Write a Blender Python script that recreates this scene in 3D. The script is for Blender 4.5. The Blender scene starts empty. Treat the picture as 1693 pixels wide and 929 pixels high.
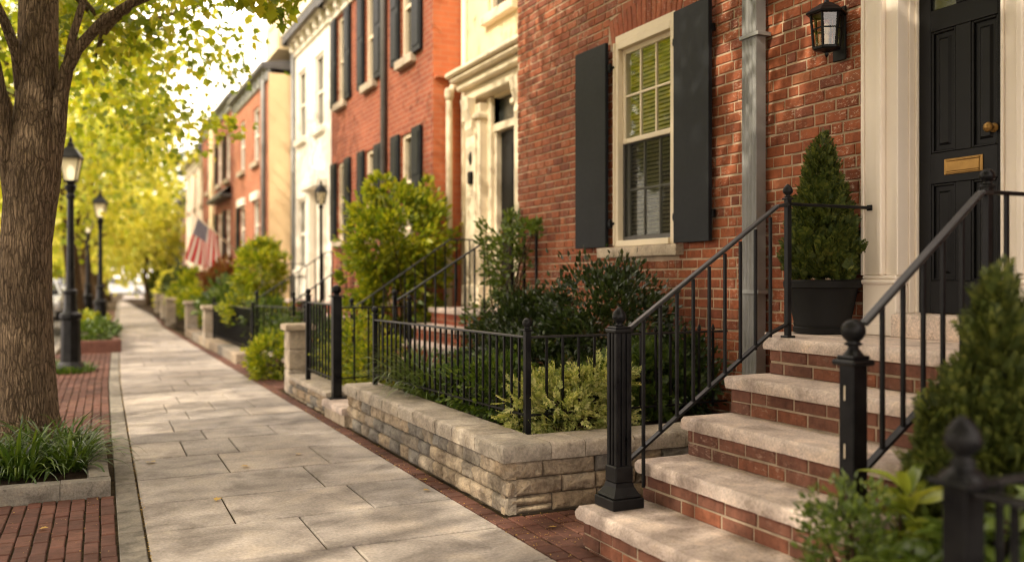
import bpy, bmesh, math, random
import numpy as np
from mathutils import Vector, Matrix, noise
R = math.radians
random.seed(7)
rng = np.random.default_rng(11)
SC = bpy.context.scene
COL = SC.collection

# ------------------------------------------------------------------ materials
class NT:
    def __init__(self, name):
        self.m = bpy.data.materials.new(name); self.m.use_nodes = True
        self.t = self.m.node_tree; self.t.nodes.clear()
        self.out = self.t.nodes.new('ShaderNodeOutputMaterial')
    def n(self, typ, ins=None, **kw):
        nd = self.t.nodes.new('ShaderNode' + typ)
        for k, v in kw.items(): setattr(nd, k, v)
        for k, v in (ins or {}).items(): self.set(nd, k, v)
        return nd
    def set(self, nd, k, v):
        s = nd.inputs[k]
        if hasattr(v, 'is_output') or isinstance(v, bpy.types.NodeSocket): self.t.links.new(v, s)
        else:
            if isinstance(v, (tuple, list)) and len(v) == 3 and s.type == 'RGBA': v = (*v, 1)
            s.default_value = v
    def coord(self, which='Object', scale=None):
        o = self.n('TexCoord').outputs[which]
        if scale is None: return o
        mp = self.n('Mapping', {'Vector': o, 'Scale': scale}); return mp.outputs[0]
    def noise(self, vec, scale, detail=4, rough=.55, dist=0):
        return self.n('TexNoise', {'Vector': vec, 'Scale': scale, 'Detail': detail, 'Roughness': rough, 'Distortion': dist}).outputs['Fac']
    def ramp(self, fac, stops):
        r = self.n('ValToRGB', {'Fac': fac}); e = r.color_ramp.elements
        while len(e) < len(stops): e.new(.5)
        for el, (p, c) in zip(e, stops):
            el.position = p; el.color = (*c, 1) if len(c) == 3 else c
        return r.outputs[0]
    def mix(self, fac, a, b, mode='MIX'):
        nd = self.n('Mix', data_type='RGBA', blend_type=mode)
        self.set(nd, 0, fac); self.set(nd, 6, a); self.set(nd, 7, b); return nd.outputs[2]
    def math(self, op, a, b=0.0, clamp=False):
        nd = self.n('Math', operation=op, use_clamp=clamp); self.set(nd, 0, a); self.set(nd, 1, b); return nd.outputs[0]
    def island(self): return self.n('NewGeometry').outputs['Random Per Island']
    def bump(self, h, strength, dist=.01, normal=None):
        ins = {'Height': h, 'Strength': strength, 'Distance': dist}
        if normal is not None: ins['Normal'] = normal
        return self.n('Bump', ins).outputs[0]
    def bsdf(self, col, rough=.6, spec=.4, metal=0, normal=None, **kw):
        ins = {'Base Color': col, 'Roughness': rough, 'Metallic': metal, 'Specular IOR Level': spec}
        if normal is not None: ins['Normal'] = normal
        ins.update(kw)
        return self.n('BsdfPrincipled', ins).outputs[0]
    def done(self, sh):
        self.t.links.new(sh, self.out.inputs[0]); return self.m

def m_paint(name, c, rough=.5, var=.12, scale=3, bump=.08, spec=.4, grime=.0, metal=0):
    t = NT(name); v = t.coord()
    n1 = t.noise(v, scale, 5); n2 = t.noise(v, scale * 14, 3)
    lo = tuple(x * (1 - var) for x in c); hi = tuple(min(1, x * (1 + var)) for x in c)
    col = t.ramp(n1, [(.3, lo), (.7, hi)])
    if grime:
        g = t.noise(v, 1.7, 8, .7)
        col = t.mix(t.math('MULTIPLY', t.ramp(g, [(.45, (0, 0, 0)), (.75, (1, 1, 1))]), grime), col, tuple(x * .55 for x in c))
    ro = t.math('ADD', t.math('MULTIPLY', n2, .2), rough - .1)
    return t.done(t.bsdf(col, ro, spec, metal, t.bump(n2, bump, .004)))

def m_iron():
    t = NT('wrought_iron_black'); v = t.coord()
    n1 = t.noise(v, 9, 5, .6); n2 = t.noise(v, 60, 3)
    col = t.ramp(n1, [(.35, (.004, .004, .005)), (.72, (.014, .0135, .0135))])
    ro = t.ramp(n1, [(.3, (.26,) * 3), (.7, (.5,) * 3)])
    return t.done(t.bsdf(col, ro, .16, 0, t.bump(n2, .25, .002)))

def m_brick_geo(name, stops, chalk=.0):
    t = NT(name); v = t.coord(); isl = t.island()
    base = t.ramp(isl, stops)
    n1 = t.noise(v, 22, 6, .65); n2 = t.noise(v, 140, 4, .6); n3 = t.noise(v, 2.2, 5, .6)
    col = t.mix(.6, base, t.ramp(n1, [(.3, (.45, .42, .4)), (.5, (1, 1, 1)), (.72, (1.35, 1.3, 1.25))]), 'MULTIPLY')
    col = t.mix(.55, col, t.ramp(n3, [(.3, (.6, .56, .55)), (.7, (1.25, 1.2, 1.2))]), 'MULTIPLY')
    if chalk:
        big = t.noise(v, 3.1, 4, .6); fl = t.noise(t.coord('Object', (1, 1, 2.2)), 26, 6, .75, .6)
        f = t.math('MULTIPLY', t.ramp(big, [(.47, (0, 0, 0)), (.62, (1, 1, 1))]), t.ramp(fl, [(.55, (0, 0, 0)), (.6, (1, 1, 1))]))
        col = t.mix(t.math('MULTIPLY', f, chalk), col, (.62, .47, .36))
    st = t.noise(t.coord('Object', (1, 5, .35)), 2.2, 5, .6)
    col = t.mix(.5, col, t.ramp(st, [(.36, (.62, .58, .56)), (.52, (1, 1, 1)), (.7, (1.12, 1.1, 1.08))]), 'MULTIPLY')
    hb = t.math('ADD', t.math('MULTIPLY', n1, .7), t.math('MULTIPLY', n2, .5))
    return t.done(t.bsdf(col, .82, .25, 0, t.bump(hb, .45, .006)))

def m_mortar(name='mortar', c=(.4, .29, .2)):
    t = NT(name); v = t.coord()
    n1 = t.noise(v, 6, 6, .6); n2 = t.noise(v, 120, 4, .7)
    col = t.ramp(n1, [(.3, tuple(x * .6 for x in c)), (.7, tuple(min(1, x * 1.2) for x in c))])
    return t.done(t.bsdf(col, .95, .1, 0, t.bump(n2, .6, .006)))

def m_brick_tex(name, c1, c2, mortar, w=.22, h=.075, stain=.5):
    """brick pattern in world metres, for walls along x or along y"""
    t = NT(name); co = t.coord()
    sp = t.n('SeparateXYZ', {'Vector': co})
    u = t.math('ADD', sp.outputs[0], sp.outputs[1])
    cb = t.n('CombineXYZ', {'X': u, 'Y': sp.outputs[2]}).outputs[0]
    wob = t.n('TexNoise', {'Vector': co, 'Scale': 5, 'Detail': 3})
    cb = t.n('VectorMath', {0: cb, 1: t.n('VectorMath', {0: wob.outputs[1], 1: (.02, .02, 0)}, operation='MULTIPLY').outputs[0]}, operation='ADD').outputs[0]
    b = t.n('TexBrick', {'Vector': cb, 'Color1': c1, 'Color2': c2, 'Mortar': mortar, 'Scale': 1, 'Mortar Size': .006, 'Mortar Smooth': .3,
                         'Bias': -.1, 'Brick Width': w, 'Row Height': h})
    n3 = t.noise(co, 1.3, 7, .65)
    col = t.mix(stain, b.outputs[0], t.ramp(n3, [(.3, (.55, .52, .5)), (.7, (1.3, 1.25, 1.2))]), 'MULTIPLY')
    n4 = t.noise(co, 30, 4)
    hh = t.math('SUBTRACT', t.math('MULTIPLY', n4, .4), b.outputs[1])
    return t.done(t.bsdf(col, .85, .2, 0, t.bump(hh, .4, .006)))

def m_stone(name, stops, nscale=7, bump=.6, fine=70, rough=.85, dirt=.35, dist=.012, speck=.6):
    t = NT(name); v = t.coord(); base = t.ramp(t.island(), stops)
    n1 = t.noise(v, nscale, 7, .65, .4); n2 = t.noise(v, fine, 5, .65); n3 = t.noise(v, 1.1, 6, .6)
    col = t.mix(.8, base, t.ramp(n1, [(.34, (.55, .53, .52)), (.5, (1, 1, 1)), (.66, (1.32, 1.28, 1.2))]), 'MULTIPLY')
    col = t.mix(dirt, col, t.ramp(n3, [(.35, (.5, .46, .42)), (.65, (1.15, 1.13, 1.1))]), 'MULTIPLY')
    sp = t.noise(v, fine * .35, 3, .7); col = t.mix(speck, col, t.ramp(sp, [(.3, (.55, .52, .5)), (.42, (1, 1, 1)), (.6, (1, 1, 1)), (.72, (1.2, 1.18, 1.15))]), 'MULTIPLY')
    col = t.mix(.4, col, t.ramp(n2, [(.36, (.5, .5, .5)), (.64, (1.45, 1.45, 1.45))]), 'MULTIPLY')
    hb = t.math('ADD', n1, t.math('MULTIPLY', n2, .5))
    return t.done(t.bsdf(col, rough, .25, 0, t.bump(hb, bump, dist)))

def m_leaf(name, stops, trans=.4, rough=.45, spec=.35, tboost=(1.5, 1.4, .6)):
    t = NT(name); isl = t.island(); v = t.coord()
    n1 = t.noise(v, 1.6, 4, .6)
    f = t.math('ADD', t.math('MULTIPLY', isl, .65), t.math('MULTIPLY', n1, .38))
    col = t.ramp(f, stops)
    p = t.bsdf(col, rough, spec)
    tr = t.n('BsdfTranslucent', {'Color': t.mix(1, col, tboost, 'MULTIPLY')}).outputs[0]
    ms = t.n('MixShader', {0: trans, 1: p, 2: tr}).outputs[0]
    return t.done(ms)

def m_bark(name, c1, c2, bump=1.0, sc=1.0):
    t = NT(name); v2 = t.coord()
    wob = t.n('TexNoise', {'Vector': v2, 'Scale': 5, 'Detail': 4})
    vv = t.n('VectorMath', {0: t.coord('Object', (1, 1, .11)), 1: t.n('VectorMath', {0: wob.outputs[1], 1: (.05, .05, .02)}, operation='MULTIPLY').outputs[0]}, operation='ADD').outputs[0]
    vo = t.n('TexVoronoi', {'Vector': vv, 'Scale': 46 * sc}, feature='DISTANCE_TO_EDGE').outputs['Distance']
    vo2 = t.n('TexVoronoi', {'Vector': vv, 'Scale': 75 * sc}, feature='DISTANCE_TO_EDGE').outputs['Distance']
    n1 = t.noise(vv, 40, 6, .7); n2 = t.noise(v2, 120, 4, .65); n3 = t.noise(v2, 2.2, 5, .6)
    pl = t.ramp(vo, [(.0, (0, 0, 0)), (.16, (1, 1, 1))]); p2 = t.ramp(vo2, [(.0, (.35, .35, .35)), (.14, (1, 1, 1))])
    h = t.math('ADD', t.math('MULTIPLY', t.math('MULTIPLY', pl, p2), .8), t.math('ADD', t.math('MULTIPLY', n1, .5), t.math('MULTIPLY', n2, .25)))
    col = t.mix(t.ramp(h, [(.3, (0, 0, 0)), (.95, (1, 1, 1))]), c1, c2)
    col = t.mix(.6, col, t.ramp(n3, [(.3, (.6, .58, .55)), (.7, (1.3, 1.25, 1.2))]), 'MULTIPLY')
    col = t.mix(.35, col, t.ramp(n2, [(.35, (.55, .55, .55)), (.65, (1.35, 1.35, 1.35))]), 'MULTIPLY')
    return t.done(t.bsdf(col, .95, .1, 0, t.bump(h, bump, .025)))

def m_glass(name, tint=(1, 1, 1), base=.05, refl=1.0, rough=.02):
    t = NT(name); geo = t.n('NewGeometry')
    d = t.math('ABSOLUTE', t.n('VectorMath', {0: geo.outputs['Normal'], 1: geo.outputs['Incoming']}, operation='DOT_PRODUCT').outputs['Value'])
    fr = t.math('ADD', base, t.math('MULTIPLY', t.math('POWER', t.math('SUBTRACT', 1.0, d, True), 4.0), refl), True)
    g = t.n('BsdfGlossy', {'Color': (1, 1, 1), 'Roughness': rough}).outputs[0]
    tr = t.n('BsdfTransparent', {'Color': tint}).outputs[0]
    return t.done(t.n('MixShader', {0: fr, 1: tr, 2: g}).outputs[0])

def m_glass_dark(name, c=(.02, .022, .02), spec=1.0):
    t = NT(name); v = t.coord(); n = t.noise(v, 1.5, 2)
    return t.done(t.bsdf(t.ramp(n, [(.3, c), (.7, tuple(x * 2.2 for x in c))]), .06, spec, 0, t.bump(n, .05, .02)))

def m_emit(name, c, s):
    t = NT(name); return t.done(t.n('Emission', {'Color': c, 'Strength': s}).outputs[0])

def m_soil(name, c1, c2):
    t = NT(name); v = t.coord(); n1 = t.noise(v, 14, 8, .7); n2 = t.noise(v, 60, 6, .7)
    return t.done(t.bsdf(t.ramp(n1, [(.35, c1), (.65, c2)]), .95, .1, 0, t.bump(n2, 1, .03)))

M = {}
M['iron'] = m_iron()
def m_rail():
    t = NT('highlit_handrail_metal'); v = t.coord(); n1 = t.noise(v, 12, 6, .65)  # lighter than the other iron: the rails' top highlight is in the colour
    return t.done(t.bsdf(t.ramp(n1, [(.3, (.010, .010, .011)), (.7, (.032, .031, .031))]), t.ramp(n1, [(.3, (.28,) * 3), (.7, (.45,) * 3)]), .5, .25, t.bump(t.noise(v, 80, 3), .2, .002)))
M['rail'] = m_rail()
M['brick'] = m_brick_geo('facade_brick', [(0, (.19, .058, .03)), (.2, (.29, .088, .04)), (.55, (.34, .108, .048)), (.8, (.28, .082, .038)), (.93, (.2, .066, .04)), (1, (.38, .14, .066))], .75)
M['mortar'] = m_mortar('facade_mortar', (.52, .40, .28))
M['voussoir'] = m_brick_geo('arch_brick', [(0, (.27, .075, .035)), (.5, (.33, .1, .05)), (1, (.36, .115, .055))], .3)
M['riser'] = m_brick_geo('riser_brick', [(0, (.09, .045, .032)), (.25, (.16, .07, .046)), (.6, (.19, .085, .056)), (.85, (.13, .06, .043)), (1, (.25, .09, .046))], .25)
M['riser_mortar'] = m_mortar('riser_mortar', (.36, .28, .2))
M['wall_core'] = m_mortar('wall_core', (.12, .095, .07))
M['paver'] = m_brick_geo('paver_brick', [(0, (.08, .038, .028)), (.4, (.13, .056, .04)), (.75, (.105, .05, .038)), (1, (.16, .075, .052))])
M['sand'] = m_soil('joint_sand', (.02, .015, .01), (.09, .062, .03))
M['tread'] = m_stone('limestone', [(0, (.57, .475, .425)), (1, (.62, .52, .465))], 5, .5, 90, .8, .6)
M['coping'] = m_stone('coping_stone', [(0, (.31, .275, .23)), (.5, (.39, .34, .285)), (1, (.34, .285, .22))], 6, .7, 60)
M['ashlar'] = m_stone('ashlar_stone', [(0, (.17, .155, .14)), (.15, (.2, .185, .165)), (.22, (.285, .225, .16)), (.55, (.345, .28, .208)), (.78, (.31, .235, .16)), (.92, (.26, .22, .175)), (1, (.22, .195, .165))], 8, 1, 45, .85, .3, .03)
M['flag'] = m_stone('bluestone', [(0, (.28, .255, .24)), (.3, (.35, .315, .29)), (.6, (.32, .285, .26)), (.85, (.38, .338, .305)), (1, (.295, .27, .262))], 3.2, .4, 60, .75, .6, .008, .22)
M['curb'] = m_stone('curb_granite', [(0, (.17, .155, .135)), (1, (.26, .235, .2))], 9, .6, 80)
M['cast'] = m_stone('sill_stone', [(0, (.4, .33, .25)), (1, (.46, .38, .29))], 9, .35, 90)
M['shutter'] = m_paint('charcoal_paint', (.0125, .0138, .0165), .5, .15, 2, .05, .12)
M['door'] = m_paint('black_door_paint', (.0065, .0065, .007), .4, .2, 2, .05, .16)
M['cream'] = m_paint('cream_paint', (.74, .63, .46), .5, .06, 2, .06, .4, .25)
M['trim'] = m_paint('casing_paint', (.8, .71, .62), .45, .05, 1.5, .05, .4, .12)
M['white'] = m_paint('white_paint', (.8, .74, .64), .55, .06, 2, .08, .3, .2)
M['stucco_cream'] = m_paint('cream_stucco', (.74, .6, .38), .85, .08, 1.5, .25, .2, .2)
M['stucco_white'] = m_paint('white_stucco', (.8, .75, .66), .85, .08, 1.5, .25, .2, .15)
M['stucco_tan'] = m_paint('tan_stucco', (.8, .58, .34), .85, .08, 1.5, .25, .2, .2)
M['stucco_pale'] = m_paint('pale_stucco', (.68, .56, .46), .85, .1, 1.5, .25, .2, .2)
M['zinc'] = m_paint('zinc_grey', (.25, .25, .245), .5, .2, 4, .12, .5, .5, .35)
M['dark_metal'] = m_paint('dark_metal', (.07, .065, .06), .5, .2, 4, .1)
M['brass'] = m_paint('brass', (.30, .17, .05), .4, .15, 20, .1, .4, .3, .8)
M['slate'] = m_paint('slate_roof', (.09, .085, .085), .7, .25, 5, .4)
M['brick_a'] = m_brick_tex('brick_rowhouse', (.29, .085, .045), (.21, .056, .032), (.3, .19, .13))
M['brick_lit'] = m_brick_tex('brick_sunlit_flank', (.52, .16, .07), (.45, .13, .06), (.46, .2, .11), .22, .075, .4)  # brighter copy of the row brick; sunlight on the flank is put into the colour
M['brick_b'] = m_brick_tex('brick_salmon', (.42, .16, .09), (.34, .12, .07), (.4, .26, .18))
M['brick_c'] = m_brick_tex('brick_dark', (.3, .1, .06), (.22, .07, .05), (.3, .2, .15))
M['glass'] = m_glass('window_glass', (.9, .92, .87), .07, .9)
M['lampglass'] = m_glass('lantern_glass', (.93, .88, .76), .07, .7, .06)
def m_screen():
    t = NT('insect_screen'); a = t.n('BsdfTransparent', {'Color': (.85, .85, .83, 1)}).outputs[0]; b = t.n('BsdfDiffuse', {'Color': (.05, .05, .048, 1)}).outputs[0]
    return t.done(t.n('MixShader', {0: .16, 1: a, 2: b}).outputs[0])
M['screen'] = m_screen()
def m_frost():
    t = NT('frosted_lamp_glass'); a = t.n('BsdfTransparent', {'Color': (1, .95, .82, 1)}).outputs[0]; b = t.n('BsdfTranslucent', {'Color': (.95, .88, .72, 1)}).outputs[0]; c = t.n('BsdfPrincipled', {'Base Color': (.85, .78, .62, 1), 'Roughness': .15}).outputs[0]
    m = t.n('MixShader', {0: .5, 1: b, 2: c}).outputs[0]
    return t.done(t.n('MixShader', {0: .62, 1: a, 2: m}).outputs[0])
M['frost'] = m_frost()
M['glass_far'] = m_glass_dark('dark_window_glass')
M['car_glass'] = m_glass_dark('car_glass', (.012, .013, .014))
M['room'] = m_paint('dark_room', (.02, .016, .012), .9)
M['blind'] = m_paint('blind', (.5, .43, .28), .6)
M['bulb'] = m_emit('lamp_bulb', (1, .86, .6), 2.2)
M['soil'] = m_soil('garden_soil', (.02, .013, .008), (.06, .04, .025))
M['ground'] = m_soil('ground', (.09, .075, .05), (.14, .12, .08))
M['asphalt'] = m_soil('asphalt', (.10, .092, .08), (.14, .13, .115))
M['bark'] = m_bark('tree_bark', (.045, .032, .021), (.27, .195, .13), 1.0)
M['bark_far'] = m_bark('tree_bark_far', (.05, .033, .02), (.12, .08, .045), .6)
M['twig'] = m_bark('twig', (.03, .02, .012), (.09, .06, .035), .4)
GOLD = [(.08, (.10, .15, .01)), (.3, (.24, .30, .02)), (.52, (.38, .42, .032)), (.85, (.54, .51, .06))]
M['leaf_tree'] = m_leaf('street_tree_leaves', GOLD, .5, .4, .35)
M['leaf_near'] = m_leaf('near_tree_leaves', [(.1, (.07, .115, .008)), (.35, (.18, .24, .015)), (.58, (.32, .36, .025)), (.88, (.52, .47, .045))], .5, .4, .35)
M['leaf_hazed'] = m_leaf('hazed_tree_leaves', [(.1, (.22, .26, .03)), (.4, (.42, .44, .07)), (.85, (.64, .59, .13))], .5, .5, .2)  # lightened so that distance haze is carried by the leaf colour
M['leaf_dark'] = m_leaf('dark_tree_leaves', [(.15, (.03, .05, .01)), (.9, (.08, .1, .02))], .35)
M['leaf_shrub'] = m_leaf('sunlit_shrub_leaves', [(.12, (.07, .12, .008)), (.4, (.17, .23, .015)), (.68, (.34, .36, .025)), (.95, (.52, .47, .04))], .42, .38, .4)
M['leaf_green'] = m_leaf('green_leaves', [(.15, (.03, .06, .01)), (.5, (.065, .11, .018)), (.9, (.13, .17, .03))], .3, .36, .45)
M['leaf_holly'] = m_leaf('glossy_dark_leaves', [(.12, (.012, .022, .006)), (.5, (.028, .045, .012)), (.82, (.05, .07, .016)), (.97, (.2, .06, .02))], .12, .28, .5)
M['leaf_ground'] = m_leaf('low_dark_leaves', [(.12, (.014, .028, .006)), (.6, (.032, .058, .012)), (.95, (.07, .1, .02))], .18, .32, .45)
M['leaf_bed'] = m_leaf('bed_leaves', [(.12, (.03, .06, .01)), (.5, (.07, .12, .018)), (.9, (.16, .21, .03))], .25, .34, .4)
M['leaf_yew'] = m_leaf('conifer_sprays', [(.12, (.026, .04, .010)), (.5, (.07, .09, .02)), (.82, (.14, .155, .034)), (1, (.25, .19, .05))], .25, .5, .25)
M['leaf_cypress'] = m_leaf('cypress_sprays', [(.12, (.022, .036, .008)), (.5, (.06, .085, .016)), (.85, (.14, .15, .028)), (1, (.32, .18, .04))], .25, .5, .3)
M['leaf_laurel'] = m_leaf('laurel_leaves', [(.12, (.04, .07, .012)), (.5, (.09, .14, .022)), (.9, (.19, .25, .05))], .3, .3, .5)
M['leaf_pointed'] = m_leaf('pointed_leaves', [(.12, (.1, .14, .02)), (.5, (.22, .27, .035)), (.9, (.4, .4, .07))], .3, .3, .5)
M['leaf_varieg'] = m_leaf('variegated_leaves', [(.15, (.13, .18, .04)), (.4, (.32, .36, .1)), (.7, (.55, .54, .22)), (1, (.7, .66, .32))], .3, .4, .4)
M['leaf_strap'] = m_leaf('strap_leaves', [(.12, (.02, .045, .008)), (.5, (.05, .095, .014)), (.9, (.13, .19, .03))], .3, .3, .5)
M['leaf_dry'] = m_leaf('dry_leaves', [(.15, (.3, .15, .02)), (.6, (.5, .32, .05)), (.95, (.6, .42, .09))], .2)
M['leaf_red'] = m_leaf('reddish_leaves', [(.15, (.08, .025, .012)), (.6, (.16, .06, .02)), (.95, (.2, .14, .04))], .3)
M['pot'] = m_paint('pot_black', (.008, .0075, .007), .6, .25, 6, .15, .14, .4)
M['tyre'] = m_paint('tyre', (.015, .015, .015), .8)
M['rim'] = m_paint('rim', (.4, .4, .4), .35, .1, 5, .05, .5, 0, .8)
M['car_dark'] = m_paint('car_dark', (.025, .026, .03), .22, .05, 2, .01, .6)
M['car_white'] = m_paint('car_white', (.75, .76, .78), .2, .03, 2, .01, .6)
M['car_silver'] = m_paint('car_silver', (.45, .46, .48), .25, .05, 2, .01, .6, 0, .5)
M['light_clear'] = m_paint('headlight', (.8, .8, .78), .15, .05)
M['light_red'] = m_paint('tail_light', (.35, .02, .015), .2, .05)

def m_flag():
    t = NT('flag_cloth'); uv = t.n('TexCoord').outputs['UV']; s = t.n('SeparateXYZ', {'Vector': uv}); u, v = s.outputs[0], s.outputs[1]
    st = t.math('MODULO', t.math('FLOOR', t.math('MULTIPLY', v, 13)), 2)
    col = t.mix(st, (.55, .03, .04), (.8, .74, .68))
    can = t.math('MULTIPLY', t.math('LESS_THAN', u, .4), t.math('GREATER_THAN', v, 6 / 13))
    uu = t.math('SUBTRACT', t.math('FRACT', t.math('MULTIPLY', u, 15)), .5)
    vv = t.math('SUBTRACT', t.math('FRACT', t.math('MULTIPLY', t.math('SUBTRACT', v, 6 / 13), 9 * 13 / 7)), .5)
    d = t.math('SQRT', t.math('ADD', t.math('MULTIPLY', uu, uu), t.math('MULTIPLY', vv, vv)))
    star = t.math('LESS_THAN', d, .28)
    col = t.mix(can, col, t.mix(star, (.02, .03, .12), (.8, .76, .7)))
    p = t.bsdf(col, .8, .2); tr = t.n('BsdfTranslucent', {'Color': col}).outputs[0]
    return t.done(t.n('MixShader', {0: .35, 1: p, 2: tr}).outputs[0])
M['flagcloth'] = m_flag()

# ------------------------------------------------------------------ mesh helpers
def tagp(o, label=None, cat=None, group=None, kind=None):
    if label: o['label'] = label
    if cat: o['category'] = cat
    if group: o['group'] = group
    if kind: o['kind'] = kind
    return o

def thing(name, label, cat, loc=(0, 0, 0), group=None):
    o = bpy.data.objects.new(name, None); COL.objects.link(o); o.location = loc; o.empty_display_size = .1
    return tagp(o, label, cat, group)

def link(name, me, mat, parent=None):
    o = bpy.data.objects.new(name, me); COL.objects.link(o)
    if mat is not None: me.materials.append(mat)
    if parent is not None:
        o.parent = parent
        if parent.type == 'EMPTY': o.matrix_parent_inverse = Matrix.Translation(-Vector(parent.location))
    return o

class MB:
    def __init__(self): self.v = []; self.f = []
    def add(self, vs, fs):
        b = len(self.v); self.v += [tuple(p) for p in vs]; self.f += [tuple(i + b for i in q) for q in fs]; return self
    def box(self, lo, hi, c=0.0, mt=None):
        (x0, y0, z0), (x1, y1, z1) = lo, hi
        x0, x1 = min(x0, x1), max(x0, x1); y0, y1 = min(y0, y1), max(y0, y1); z0, z1 = min(z0, z1), max(z0, z1)
        if c <= 0:
            vs = [Vector((x, y, z)) for x in (x0, x1) for y in (y0, y1) for z in (z0, z1)]
            fs = [(0, 1, 3, 2), (4, 6, 7, 5), (0, 4, 5, 1), (2, 3, 7, 6), (0, 2, 6, 4), (1, 5, 7, 3)]
        else:
            c = min(c, (x1 - x0) * .45, (y1 - y0) * .45, (z1 - z0) * .45)
            vs = []; idx = {}
            for sx in (0, 1):
                for sy in (0, 1):
                    for sz in (0, 1):
                        f = ((x0, x1)[sx], (y0, y1)[sy], (z0, z1)[sz])
                        i = ((x0 + c, x1 - c)[sx], (y0 + c, y1 - c)[sy], (z0 + c, z1 - c)[sz])
                        for a in range(3):
                            idx[(sx, sy, sz, a)] = len(vs)
                            vs.append(Vector(tuple(f[k] if k == a else i[k] for k in range(3))))
            fs = []
            for a in range(3):
                b, d = [k for k in range(3) if k != a]
                for s in (0, 1):
                    q = []
                    for (p, r) in ((0, 0), (1, 0), (1, 1), (0, 1)):
                        t = [0, 0, 0]; t[a] = s; t[b] = p; t[d] = r; q.append(idx[(*t, a)])
                    fs.append(q)
            for a in range(3):
                for b in range(a + 1, 3):
                    d = 3 - a - b
                    for sa in (0, 1):
                        for sb in (0, 1):
                            t0 = [0, 0, 0]; t0[a] = sa; t0[b] = sb; t1 = list(t0); t1[d] = 1
                            fs.append([idx[(*t0, a)], idx[(*t1, a)], idx[(*t1, b)], idx[(*t0, b)]])
            for sx in (0, 1):
                for sy in (0, 1):
                    for sz in (0, 1): fs.append([idx[(sx, sy, sz, a)] for a in range(3)])
        if mt is not None: vs = [mt @ p for p in vs]
        return self.add(vs, fs)
    def bar(self, p, q, w, h=None, c=0.0, up=(0, 0, 1)):
        p, q = Vector(p), Vector(q); h = h or w; d = q - p; L = d.length; d.normalize(); up = Vector(up)
        if abs(d.dot(up)) > .95: up = Vector((0, 1, 0))
        x = d.cross(up).normalized(); z = x.cross(d)
        mt = Matrix(((x.x, d.x, z.x, p.x), (x.y, d.y, z.y, p.y), (x.z, d.z, z.z, p.z), (0, 0, 0, 1)))
        return self.box((-w / 2, 0, -h / 2), (w / 2, L, h / 2), c, mt)
    def tube(self, pts, rad, n=8, wob=0.0, seed=0, caps=True):
        pts = [Vector(p) for p in pts]; vs = []; fs = []; prev = None
        if not hasattr(rad, '__len__'): rad = [rad] * len(pts)
        for i, p in enumerate(pts):
            d = (pts[min(i + 1, len(pts) - 1)] - pts[max(i - 1, 0)]).normalized()
            if prev is None:
                a = Vector((1, 0, 0)) if abs(d.x) < .8 else Vector((0, 1, 0))
            else: a = prev
            x = (a - d * a.dot(d)).normalized(); prev = x; y = d.cross(x)
            for k in range(n):
                t = 2 * math.pi * k / n; r = rad[i]
                if wob: r *= 1 + wob * noise.noise(Vector((math.cos(t) * 1.6 + seed, math.sin(t) * 1.6, p.z * 1.2 + i * .02))) + wob * .6 * noise.noise(Vector((math.cos(t) * 4 + seed, math.sin(t) * 4, p.z * 2.2)))
                vs.append(p + (x * math.cos(t) + y * math.sin(t)) * r)
        for i in range(len(pts) - 1):
            for k in range(n): fs.append((i * n + k, i * n + (k + 1) % n, (i + 1) * n + (k + 1) % n, (i + 1) * n + k))
        if caps: fs.append(tuple(range(n))[::-1]); fs.append(tuple(range((len(pts) - 1) * n, len(pts) * n)))
        return self.add(vs, fs)
    def lathe(self, prof, c=(0, 0, 0), n=20, flute=0.0, rot=0.0):
        c = Vector(c); vs = []; fs = []
        for (r, z) in prof:
            for k in range(n):
                t = 2 * math.pi * k / n + rot; rr = r * (1 - flute * (k % 2))
                vs.append(c + Vector((rr * math.cos(t), rr * math.sin(t), z)))
        m = len(prof)
        for i in range(m - 1):
            for k in range(n): fs.append((i * n + k, i * n + (k + 1) % n, (i + 1) * n + (k + 1) % n, (i + 1) * n + k))
        fs.append(tuple(range(n))[::-1]); fs.append(tuple(range((m - 1) * n, m * n)))
        return self.add(vs, fs)
    def prism(self, poly, a0, a1, axis=1):
        """poly in the two other axes, extruded along axis"""
        def P(u, v, w):
            return ((w, u, v), (u, w, v), (u, v, w))[axis]
        n = len(poly); vs = [P(u, v, a0) for u, v in poly] + [P(u, v, a1) for u, v in poly]
        fs = [tuple(range(n)), tuple(range(n, 2 * n))[::-1]] + [(i, (i + 1) % n, n + (i + 1) % n, n + i) for i in range(n)]
        return self.add(vs, fs)
    def quad(self, a, b, c, d): return self.add([a, b, c, d], [(0, 1, 2, 3)])
    def mesh(self, name, smooth=False, fix=True, ang=None):
        me = bpy.data.meshes.new(name); me.from_pydata(self.v, [], self.f)
        if fix:
            bm = bmesh.new(); bm.from_mesh(me); bmesh.ops.recalc_face_normals(bm, faces=bm.faces); bm.to_mesh(me); bm.free()
        if smooth:
            me.polygons.foreach_set('use_smooth', [True] * len(me.polygons))
            if ang: me.set_sharp_from_angle(angle=R(ang))
        me.update(); return me
    def build(self, name, mat, parent=None, smooth=False, fix=True, ang=None):
        return link(name, self.mesh(name, smooth, fix, ang), mat, parent)

def box1(name, lo, hi, mat, parent=None, c=0.0): return MB().box(lo, hi, c).build(name, mat, parent)

def copy_tree(root, loc, label=None, group=None):
    r = root.copy(); COL.objects.link(r); r.location = loc
    if label: r['label'] = label
    if group: r['group'] = group
    for ch in list(root.children):
        c = ch.copy(); COL.objects.link(c); c.parent = r
        for g in list(ch.children):
            d = g.copy(); COL.objects.link(d); d.parent = c
    return r

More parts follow.
